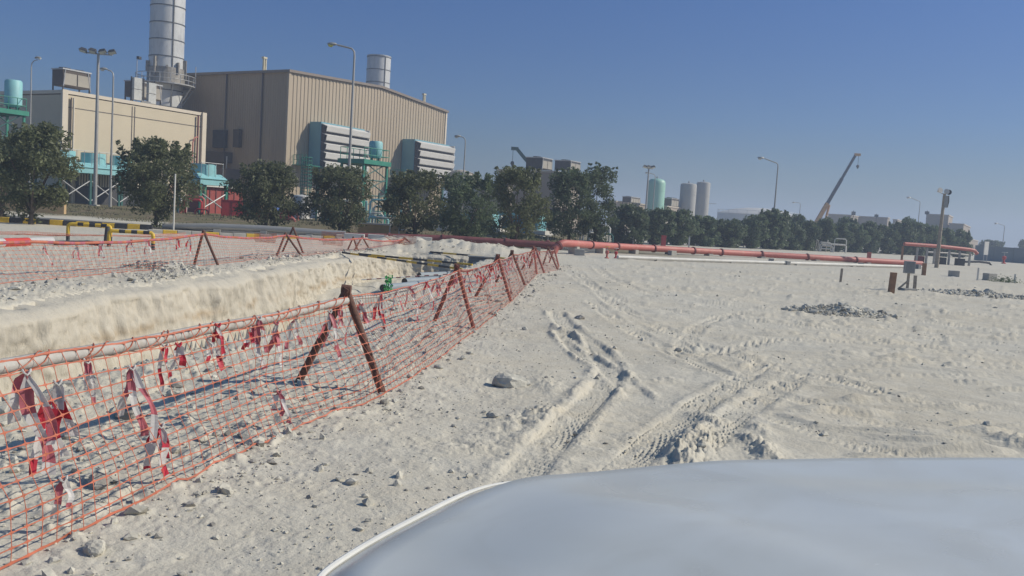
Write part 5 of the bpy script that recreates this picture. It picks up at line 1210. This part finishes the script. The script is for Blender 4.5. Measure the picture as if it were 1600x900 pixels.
# red boxes
t = at(345, 337, 64); root = thing('red_cabinet', 'bright red fire cabinet right of the single fan cooler', 'cabinet', (t[0], t[1], ZP - .1), .25); MB().box((.75, .4, .62), (1.45, .9, 1.25)).build('body', redbox, root, bevel=.02); MB().box((.75, -.06, .62), (.03, .02, 1.1)).build('door_gap', maroon, root); MB().box((.75, .4, 1.27), (1.5, .95, .05)).build('lid', redbox, root)
t = at(322, 335, 71); root = thing('pump_house', 'dull red pump house behind the single fan cooler', 'hut', (t[0], t[1], ZP - .1), RZ); MB().box((1.9, 1.2, 1.1), (3.8, 2.4, 2.3)).build('wall', mat('dull red wall', (.30, .06, .05), .8, 0, .1, 1), root); MB().box((1.9, 1.2, 2.3), (4.4, 3.0, .14)).build('roof', whitep, root)
for k in range(6): MB().box((.3 + k * .64, -.03, 1.1), (.06, .05, 2.1)).build('batten', maroon, root)
# low pipework behind the trees: racks of green and pale pipes
def pipework(px0, px1, Y, h, label, seed, ms):
    rg_ = random.Random(seed); a_ = at(px0, 335, Y); b_ = at(px1, 335, Y); L = b_[0] - a_[0]; root = thing('pipework', label, 'pipework', (a_[0], a_[1], gz(a_[0], a_[1]) if px0 > 850 else ZP - .05), 0, 'low process pipework behind the trees')
    for k in range(max(3, int(L / 1.4))):
        x = rg_.uniform(0, L); hh = h * rg_.uniform(.4, 1); MB().cyl((x, rg_.uniform(0, 1), 0), (x, rg_.uniform(0, 1) * .1 + .4, hh), rg_.uniform(.04, .09), None, 8).build('leg', rg_.choice(ms), root)
    for k in range(5):
        z = h * rg_.uniform(.15, .9); x0, x1 = sorted((rg_.uniform(0, L), rg_.uniform(0, L))); x1 = max(x1, x0 + L * .3); y = rg_.uniform(0, 1); MB().tube([(x0, y, 0), (x0, y, z - .15), (x0 + .15, y, z), (x1, y, z), (x1 + .15, y, z - .15), (x1 + .15, y, 0)], rg_.uniform(.05, .11), 8).build('pipe', rg_.choice(ms), root, True)
    return root
pipework(255, 312, 64, 1.5, 'red and white pipes behind the wide dark tree', 1, [redp, whitep, dgreen, redbox])
pipework(372, 405, 66, 1.4, 'red hydrant pipes right of the red fire cabinet', 2, [redp, dgreen, redbox])
pipework(430, 460, 62, .9, 'low red pipes left of the pale cylindrical tank', 3, [redp, redbox, maroon])
pipework(490, 570, 66, 2.0, 'green and white pipes below the green steel tower', 4, [dgreen, whitep, green])
pipework(568, 625, 62, 2.6, 'pale blue pipes and frames at the foot of the green steel tower', 5, [cyan, whitep, dgreen])
pipework(683, 760, 66, 1.6, 'dark pipes beside the cyan shed', 6, [dgreen, dark, cyan])
pipework(905, 965, 72, 2.2, 'green and white pipes right of the largest tree', 7, [dgreen, whitep, steel])
pipework(990, 1060, 88, 1.9, 'pipes and posts behind the row trees near the green tank', 8, [steel, dgreen, redp])
pipework(1065, 1180, 96, 1.6, 'orange and grey pipes behind the row trees below the silos', 9, [redp, steel, dgreen])
pipework(1210, 1300, 106, 1.5, 'white pipes behind the row trees below the crane', 10, [whitep, concw, dgreen])
pipework(1275, 1330, 100, 1.8, 'white manifold pipes standing behind the red main', 11, [whitep, concw])
post(1036, 384, 368, 7, redbox, 'fire_box', 'red upright fire box behind the red main below the silos')
post(1076, 387, 371, 2, whitep, 'marker_post', 'thin white post behind the red main below the silos')
post(989, 382, 366, 2, polem, 'marker_post', 'thin grey post behind the red main near the green tank')
post(936, 380, 354, 3, polem, 'marker_post', 'grey post behind the red main near its elbow')
# low tan walls on the left
t0_ = at(-5, 326, 56); root = thing('low_wall', 'low tan wall behind the broad tree at the left edge', 'wall', (t0_[0] - 1, t0_[1], .2), .02); MB().box((2.3, 0, .35), (6, .3, .8)).build('panel', mat('ochre wall', (.46, .32, .17), .9), root); MB().box((2.3, 0, .80), (6.1, .4, .1)).build('coping', concw, root)
t = at(80, 322, 60); o = MB().box((0, 0, .15), (1.8, .5, .3)).build('concrete_block', concw, None, False, (t[0], t[1], ZP), .03); tag(o, 'long pale block beside the foot of the floodlight mast', 'block')
t0_ = at(565, 357, 56); root = thing('low_wall', 'low ochre retaining wall below the green steel tower', 'wall', (t0_[0], t0_[1], gz(t0_[0], t0_[1]) - .1), .1); MB().box((1.3, 0, .35), (3.0, .3, .8)).build('panel', mat('ochre wall', (.46, .32, .17), .9), root); MB().box((1.3, 0, .78), (3.1, .4, .1)).build('coping', concw, root)
b = MB(); t = at(608, 378, 52)
for dx in (0, .55, 1.4): b.cyl((dx, 0, 0), (dx, 0, 1.15), .04, None, 8)
b.cyl((-.9, .4, 1.25), (1.4, 0, 1.15), .04, None, 8); b.cyl((.55, 0, .6), (1.4, 0, .6), .03, None, 8)
tag(b.build('handrail', whitep, None, True, (t[0], t[1], gz(t[0], t[1]))), 'small pale tubular handrail below the green steel tower', 'handrail')
# cyan sheds
def block(name, px0, pxm, px1, pyt, Y, label, cat, m1, m2, zb=ZP, parts=None, group=None, roof=None):
    """block in plant orientation: side px0..pxm faces left, front pxm..px1 faces right"""
    t = at(pxm, 350, Y); q = np.array([t[0], t[1]]); zt = zat(q[0], q[1], pyt); L = along(q, A, px1, zt * .7); lo, hi = 0, 80.0
    for _ in range(50):
        md = (lo + hi) / 2; qq = q + B * md
        if proj((qq[0], qq[1], zt * .7))[0] > px0: lo = md
        else: hi = md
    W = max(lo, 1.0); root = thing(name, label, cat, (q[0], q[1], zb), RZ, group); hh = zt - zb
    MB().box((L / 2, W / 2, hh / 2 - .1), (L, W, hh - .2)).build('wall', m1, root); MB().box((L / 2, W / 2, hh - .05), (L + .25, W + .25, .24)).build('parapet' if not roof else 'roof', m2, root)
    return root, L, W, hh
root, L, W, hh = block('equipment_shed', 692, 768, 776, 336, 68, 'cyan equipment shed between the oval and tall slim trees', 'shed', blueg, cyan, roof=1)  # dark blue wall colour carries the shed's shade, cyan front its lit face
MB().box((L / 2, -.12, hh / 2), (L, .16, hh - .3)).build('column', cyan, root); MB().box((L + .15, -.2, hh / 2), (.2, .3, hh)).build('column', whitep, root); MB().box((L / 2, -.4, .15), (L + 1, 1.4, .3)).build('plinth', concw, root)
for k in range(5): MB().box((-.08, .6 + k * (W - 1) / 5, hh / 2), (.14, .14, hh - .3)).build('pilaster', dgreen, root)
root, L, W, hh = block('equipment_shed', 777, 838, 850, 336, 70, 'cyan equipment shed with shade-blue wall behind the tall slim tree', 'shed', mat('shaded cyan wall', (.06, .22, .34), .7), cyan, roof=1)  # cyan wall darkened to blue for its shaded side
MB().box((L / 2, -.12, hh / 2), (L, .16, hh - .3)).build('column', cyan, root); MB().box((L / 2, -.4, .15), (L + 1, 1.4, .3)).build('plinth', concw, root)
for k in range(4): MB().box((L * (k + .5) / 4, -.22, hh / 2), (.12, .1, hh - .5)).build('corrugation', cyan, root)
o = MB().lathe([(0, 0), (.30, 0), (.30, .05), (0, .05)], n=24).build('sign_disc', dark, None, True); t = at(745, 356, 56); o.matrix_world = Matrix.Translation((t[0], t[1], t[2])) @ Matrix.Rotation(rad(90), 4, 'X')
o.name = 'round_plate'; tag(o, 'dark round plate on a slanting stem before the cyan shed', 'sign plate'); s2 = MB().cyl((0, -.9, .02), (0, 0, .02), .03, None, 8).build('stem', dark, o)
for k, px in enumerate((675, 686, 696)):
    t = at(px, 360, 60); o = MB().box((0, 0, .2), (.35, .35, .4)).build('concrete_block', whitep, None, False, (t[0], t[1], gz(t[0], t[1])), .02); tag(o, ['left', 'middle', 'right'][k] + ' small white block before the cyan shed, one of three', 'block')
# curved beige duct
t = at(700, 330, 108); root = thing('exhaust_duct', 'curved beige exhaust duct right of the hall, above the oval tree', 'duct', (t[0], t[1], ZP), 0); R1 = 2.6; zc = zat(t[0], t[1], 262) - ZP - 1.4
pts = [(0, 6, zc - .2), (0.5, 4, zc), (1.2, 2, zc), (1.9, .6, zc - .15), (2.5, -.4, zc - .9), (2.8, -1, zc - 2.0), (2.9, -1.1, zc - 3.4), (2.9, -1.1, 0)]; MB().tube(pts, 1.35, 20).build('duct', beige, root, True)
for p0, p1 in ((pts[3], pts[4]), (pts[5], pts[6])):
    d = Vector(p1) - Vector(p0); MB().cyl(Vector(p0), Vector(p0) + d.normalized() * .15, 1.45, None, 20).build('rib', steel, root, True)
b = MB(); b.box((5.2, 0, zc - 1.0), (2.2, 1, .1)); 
for x in (4.2, 5.2, 6.2): b.cyl((x, -.5, zc - 1), (x, -.5, zc), .04, None, 6)
b.cyl((4.2, -.5, zc), (6.2, -.5, zc), .04, None, 6); b.box((5.2, 0, (zc - 1) / 2), (.25, .25, zc - 1)); b.build('walkway', dark, root)
# block behind the middle trees
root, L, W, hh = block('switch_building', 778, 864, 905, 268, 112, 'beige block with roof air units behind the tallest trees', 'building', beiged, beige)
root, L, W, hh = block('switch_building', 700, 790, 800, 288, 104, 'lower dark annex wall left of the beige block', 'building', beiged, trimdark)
ac_unit(821, 846, 862, 245, 269, 113, 'dark air unit on the beige block beside the crane tip', dark); ac_unit(866, 890, 906, 250, 270, 120, 'second air unit on the beige block behind the tree tops', dark)  # casings darkened so the colour carries their shaded side
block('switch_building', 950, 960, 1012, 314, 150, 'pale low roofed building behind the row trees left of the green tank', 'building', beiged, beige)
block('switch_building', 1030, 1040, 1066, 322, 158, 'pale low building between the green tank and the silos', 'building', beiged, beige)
ac_unit(972, 985, 1000, 307, 319, 150, 'brown air unit on the low roof left of the green tank', group='distant roof air units'); ac_unit(1037, 1048, 1060, 309, 326, 160, 'brown air unit between the green tank and the silos', group='distant roof air units')
def silo(px, wpx, pyt, Y, m_, label, cap=.25):
    t = at(px, 330, Y); r = wpx * Y / F / 2; zt = zat(t[0], t[1], pyt); root = thing('silo', label, 'tank', (t[0], t[1], 0), 0, 'vertical storage vessels'); 
    MB().lathe([(r, .4), (r, zt - r * cap - .1), (r * .96, zt - r * cap * .6), (r * .8, zt - r * cap * .25), (r * .45, zt - .03), (0, zt)], n=36).build('shell', m_, root, True); MB().lathe([(r * 1.03, 0), (r * 1.03, .45)], n=36).build('skirt', conc, root)
    for z in np.arange(3, zt - 1, 2.4): MB().cyl((0, 0, z), (0, 0, z + .05), r * 1.012, None, 36).build('weld_band', m_, root, True)
    MB().cyl((0, 0, zt - .05), (0, 0, zt + .35), .15, None, 10).build('nozzle', steel, root); return root, r, zt
silo(1023, 27, 279, 158, tankgreen, 'pale green domed vertical tank behind the row trees', .55)
silo(1073, 25, 286, 165, tankgrey, 'left one of the two grey silos'); rt, r, zt = silo(1096, 21, 284, 170, tankgrey, 'right one of the two grey silos, slightly taller and slimmer')
MB().box((r + .6, 0, zt * .62), (1.6, .6, .08)).build('landing', steel, rt)
t = at(1183, 350, 260); root = thing('storage_tank', 'wide pale storage tank with shallow domed roof', 'tank', (t[0], t[1], 0)); r = 61.5 * 260 / F; zt = zat(t[0], t[1], 336)
MB().lathe([(r, 0), (r, zt)], n=72).build('shell', tankpale, root, True); MB().lathe([(r * 1.01, zt), (r * .95, zt + .35), (r * .6, zt + 1.45), (r * .25, zt + 2.0), (0, zt + 2.1)], n=72).build('roof', tankpale, root, True)
b = MB()
for k in range(24):
    a_ = 6.283 * k / 24; b.cyl((r * math.cos(a_), r * math.sin(a_), zt), (r * math.cos(a_), r * math.sin(a_), zt + 1.0), .05, None, 5)
b.tube([(r * math.cos(a_), r * math.sin(a_), zt + 1.0) for a_ in np.linspace(0, 6.283, 49)], .04, 5); b.build('guard_rail', steel, root)
# beige blocks on the right
for px0, pxm, px1, pyt, Y, l in ((1293, 1329, 1340, 336, 215, 'beige block right of the orange crane foot'), (1338, 1386, 1389, 340, 222, 'long beige block with a small mast, left of the distant lamp'), (1396, 1401, 1428, 343, 240, 'pale sunlit low block behind the distant lamp'),
                                 (1446, 1481, 1487, 336, 200, 'tallest beige block behind the timber pole'), (1482, 1506, 1515, 350, 196, 'second stepped beige block right of the timber pole'), (1508, 1515, 1528, 373, 180, 'low pale block at the foot of the stepped buildings'), (1560, 1585, 1605, 391, 190, 'low grey hut near the right picture edge')):
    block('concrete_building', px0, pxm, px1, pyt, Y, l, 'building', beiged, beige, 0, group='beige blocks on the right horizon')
for px, py0, py1, Y, l in ((1333, 329, 340, 215, 'short mast on the roof between two beige blocks'), (1369, 334, 342, 222, 'tiny roof vent on the long beige block'), (1448, 329, 338, 200, 'short aerial on the tallest beige block')):
    t = at(px, py1, Y); hh = (py1 - py0) * Y / F; root = thing('roof_mast', l, 'mast', tuple(t)); MB().cyl((0, 0, -.6), (0, 0, hh), .08, None, 6).build('pole', dark, root); MB().box((0, 0, hh * .6), (.9, .3, hh * .5)).build('aerial', dark, root)
# boundary wall on the right
a_ = at(1524, 410, 108); b_ = at(1680, 414, 104); root = thing('boundary_wall', 'blue grey boundary wall closing the yard at the right edge', 'wall', (a_[0], a_[1], 0), math.atan2(b_[1] - a_[1], b_[0] - a_[0])); L = math.hypot(b_[0] - a_[0], b_[1] - a_[1])
MB().box((L / 2, 0, .85), (L, .25, 1.7)).build('panel', bluewall, root); MB().box((L / 2, 0, 1.75), (L + .1, .35, .1)).build('coping', bluewall, root)
for k in range(6): MB().box((k * L / 5, -.02, .9), (.35, .4, 1.85)).build('pier', bluewall, root)
t = at(1540, 397, 100); root = thing('notice_board', 'blank pale board on two posts in front of the boundary wall', 'notice board', (t[0], t[1], 0)); MB().box((0, 0, 1.55), (.75, .08, 1.5), .5).build('board', whitep, root)
for x in (-.25, .25): MB().cyl((x, x * .5, -.05), (x, x * .5, .9), .04, None, 8).build('post', steel, root)
b = MB(); P_ = [pp(1497, 409, 84), pp(1530, 409, 84), pp(1546, 411, 84), pp(1551, 418, 84)]; o = b.tube(P_, .10, 8).build('bent_pipe', dark, None, True); tag(o, 'dark bent pipe low in front of the boundary wall', 'pipe')

# ------------------------------------------------------------ lamps and masts
def lamp(px, pyb, pyt, Y, armpx, armpy, label, z=0, r=.09, lm=lensw, hs=1.0, pxt=None):
    t = at(px, pyb, Y); g = z; zt = zat(t[0], t[1], pyt) - g; root = thing('street_lamp', label, 'street lamp', (t[0], t[1], g), 0, 'street lamps'); s = Y / F; ax = armpx * s; az = armpy * s
    MB().cyl((0, 0, -.05), (0, 0, 1.2), r * 1.6, r * 1.45, 12).build('base', polem, root, True); MB().cyl((0, 0, 1.15), (0, 0, zt - .5), r * 1.2, r * .7, 12).build('pole', polem, root, True)
    sg = 1 if ax > 0 else -1; MB().tube([(0, 0, zt - .55), (sg * .03, 0, zt - .25), (sg * .2, 0, zt - .06), (sg * .45, 0, zt), (ax, 0, zt + az)], r * .62, 8).build('arm', polem, root, True)
    b = MB(); ls = .55 * hs; c = (ax + sg * ls * .6, 0, zt + az); b.lathe([(0, -.07), (.09, -.06), (.14, 0), (.10, .09), (0, .13)], n=16); v = [(x * 2.4 * hs + c[0], y * 1.2 * hs, zz * hs + c[2] + .02) for x, y, zz in b.v]; b.v = v; b.build('lamp_head', polem, root, True)
    b = MB(); b.lathe([(0, -.17), (.09, -.12), (.11, -.02), (.11, 0)], n=14); b.v = [(x * 1.6 * hs + c[0] + sg * .1, y * hs, zz * hs + c[2]) for x, y, zz in b.v]; b.build('lens', lm, root, True); return root
lamp(541, 358, 75, 62, -27, 3, 'tall street lamp with yellow lens in front of the hall', gz(-13, 62) if False else .3, .10, mat('yellow lamp lens', (.62, .60, .12), .3), 1.1)
lamp(172, 325, 110, 71, -9, 1, 'street lamp right beside the four headed floodlight mast', ZP, .08)
lamp(721, 330, 214, 82, -7, 0, 'street lamp rising behind the oval tree right of the hall', ZP, .07)
lamp(45, 330, 93, 62, 5, 3, 'thin street lamp left of the cream building', ZP, .05, hs=.7)
lamp(1204, 395, 254, 105, -22, 5, 'tall street lamp above the tree row left of the orange crane', 0, .10, hs=1.3)
lamp(1015, 395, 272, 130, -10, 1, 'street lamp in front of the pale green tank', 0, .08, hs=.9)
lamp(1244, 395, 317, 190, -8, 0, 'thin distant lamp above the right end of the storage tank', 0, .09, hs=1.1)
lamp(1430, 395, 314, 185, -15, 4, 'distant lamp with long arm above the beige blocks', 0, .10, hs=1.5)
lamp(1565, 398, 352, 220, -11, 2, 'farthest street lamp near the right picture edge', 0, .10, hs=1.4)
lamp(795, 330, 251, 82, -5, 0, 'small lamp showing before the right louvred intake', ZP, .05, hs=.6) if False else None
def floodmast(px, pyb, pyt, Y, z, label, n=4, span=44):
    t = at(px, pyb, Y); zt = zat(t[0], t[1], pyt) - z; s = Y / F; root = thing('floodlight_mast', label, 'floodlight', (t[0], t[1], z), 0, 'floodlight masts'); MB().cyl((0, 0, 0), (0, 0, zt), .17, .10, 12).build('pole', polem, root, True); MB().box((0, 0, .05), (.6, .6, .1)).build('base_plate', conc, root)
    w_ = span * s; MB().tube([(-w_ / 2, 0, zt + .05), (0, 0, zt - .02), (w_ / 2, 0, zt - .03)], .06, 8).build('crossbar', steel, root, True)
    for k in range(n):
        x = -w_ / 2 + k * w_ / (n - 1); b = MB(); b.box((0, 0, 0), (.62, .38, .30), 0, 0, (.7, .6)); o = b.build('floodlight', dark, root, bevel=.02); o.location = (x, -.1, zt + .22); o.rotation_euler = (rad(-30), rad(14 if k < n / 2 else -14), 0); g_ = MB().box((0, 0, -.16), (.52, .3, .02)).build('glass', lensw, o)
floodmast(148, 322, 84, 72.5, ZP, 'tall mast with four floodlights in front of the cream building'); floodmast(1004, 395, 263, 120, 0, 'mast with dark floodlights left of the pale green tank', 3, 12)
# timber pole with floodlights on the right
t = at(1463, 419, 64); zt = zat(t[0], t[1], 303); root = thing('utility_pole', 'leaning wooden pole with spotlights at the right of the yard', 'pole', (t[0], t[1], gz(t[0], t[1]))); MB().tube([(0, 0, -.2), (.02, 0, zt * .5), (.05, 0, zt)], [.15, .12, .10], 12).build('pole', greywood, root, True)
MB().box((.15, -.05, zt - .55), (.28, .2, .85)).build('control_box', mat('grey box', (.3, .3, .29), .7), root); b = MB(); b.tube([(.32, -.1, zt - .1), (.36, -.1, zt - .5), (.30, -.1, zt - .95)], .035, 6); b.build('cable', dark, root)
MB().tube([(-.35, 0, zt + .12), (0, 0, zt - .02), (.35, 0, zt + .05)], .035, 6).build('crossbar', steel, root)
for x, z, rr in ((-.38, zt + .12, 12), (.12, zt + .05, -10), (.30, zt + .02, -25)):
    o = MB().lathe([(.07, -.14), (.12, -.02), (.19, .12), (.19, .15), (0, .15)], n=18).build('spotlight', [concw if x < .2 else dark][0], root, True); o.location = (x, -.05, z + .08); o.rotation_euler = (rad(70), rad(rr * 2), 0)
# thin white stake by the left road
t = gp(271, 360); hh = (360 - 272) * t[1] / F; o = MB().cyl((0, 0, -.1), (.01, 0, hh), .045, .04, 8).build('marker_post', whitep, None, True, t); tag(o, 'tall thin white post right of the wide dark tree', 'post')
# cranes
def crane(px0, py0, px1, py1, Y, label, bm_, base_m, hook=True, wd=.45):
    p = at(px0, py0, Y); q = at(px1, py1, Y + .1); root = thing('mobile_crane', label, 'crane', (p[0], p[1], 0), 0, 'mobile cranes'); o = np.array([p[0], p[1], 0]); P0 = p - o; Q = q - o; d = Q - P0; foot = P0 - d * (P0[2] - 2.2) / d[2]
    def bx(a, b, w_, m_, nm):
        a, b = np.array(a), np.array(b); u = (b - a) / np.linalg.norm(b - a); s = np.cross(u, [0, 1, 0]); v = []
        for e in (a, b):
            for i, j in ((-1, -1), (1, -1), (1, 1), (-1, 1)): v.append(e + s * w_ / 2 * i + np.array([0, 1, 0]) * w_ / 2 * j)
        return MB().add(v, [(3, 2, 1, 0), (4, 5, 6, 7), (0, 1, 5, 4), (1, 2, 6, 5), (2, 3, 7, 6), (3, 0, 4, 7)]).build(nm, m_, root)
    e1_ = foot + (Q - foot) * .38; e2_ = foot + (Q - foot) * .70; bx(foot, e1_, wd * 1.7, base_m, 'base_section'); bx(foot + (Q - foot) * .34, e2_, wd * 1.3, bm_, 'middle_section'); bx(foot + (Q - foot) * .66, Q, wd, bm_, 'top_section')
    sx = 1 if d[0] > 0 else -1; MB().box((Q[0] + sx * .35, Q[1], Q[2] + .05), (1.1, .5, .5)).build('boom_head', orange if base_m is orange else bm_, root)
    if hook:
        hx = Q[0] + sx * .6; MB().cyl((hx, Q[1], Q[2]), (hx, Q[1], Q[2] - 2.0), .035, None, 6).build('rope', dark, root); MB().lathe([(0, -.5), (.12, -.35), (.3, 0), (.22, .3), (0, .35)], (hx, Q[1], Q[2] - 2.2), 12).build('hook_block', dark, root, True)
    MB().cyl(foot + [sx * 2.2, 0, -.3], e1_ + [sx * .4, 0, -.3], .22, None, 10).build('lift_ram', orange, root); MB().box(foot + [-sx * .8, 0, -.3], (4.5, 2.3, 1.3)).build('cab_deck', orange, root, bevel=.05); MB().box(foot + [sx * 1.5, -1.0, .1], (1.3, 1.0, 1.6)).build('cab', glassm, root, bevel=.05)
    MB().box(foot + [sx * .5, 0, -1.25], (9, 2.5, .6)).build('chassis', base_m, root)
    for k in range(4):
        for yy in (-1.1, 1.1): MB().cyl(foot + [-3.2 + k * 2.2 + (1 if k > 1 else 0), yy - .15, -1.6], foot + [-3.2 + k * 2.2 + (1 if k > 1 else 0), yy + .15, -1.6], .6, None, 18).build('wheel', rubber, root, True)
crane(1284, 333, 1337, 242, 172, 'mobile crane with raised dark boom and orange base beyond the tree row', boomm, orange, True, .42)
crane(822, 250, 808, 233, 135, 'dark green crane boom tip behind the block with air units', boomg, boomg, True, .5)

# ------------------------------------------------------------ air
def haze():
    b = MB().box((0, 0, 15.5), (2500, 2500, 38.0)); o = b.build('haze', [bpy.data.materials.new('haze')]); o['kind'] = 'stuff'; o['label'] = 'thin dusty air over the whole site'; m_ = o.data.materials[0]; m_.use_nodes = True; N = m_.node_tree.nodes
    N.remove(N['Principled BSDF']); pv = N.new('ShaderNodeVolumePrincipled'); pv.inputs['Color'].default_value = (.52, .62, .80, 1); pv.inputs['Density'].default_value = HAZE_DENSITY; pv.inputs['Anisotropy'].default_value = .2
    m_.node_tree.links.new(pv.outputs[0], N['Material Output'].inputs['Volume'])
haze()
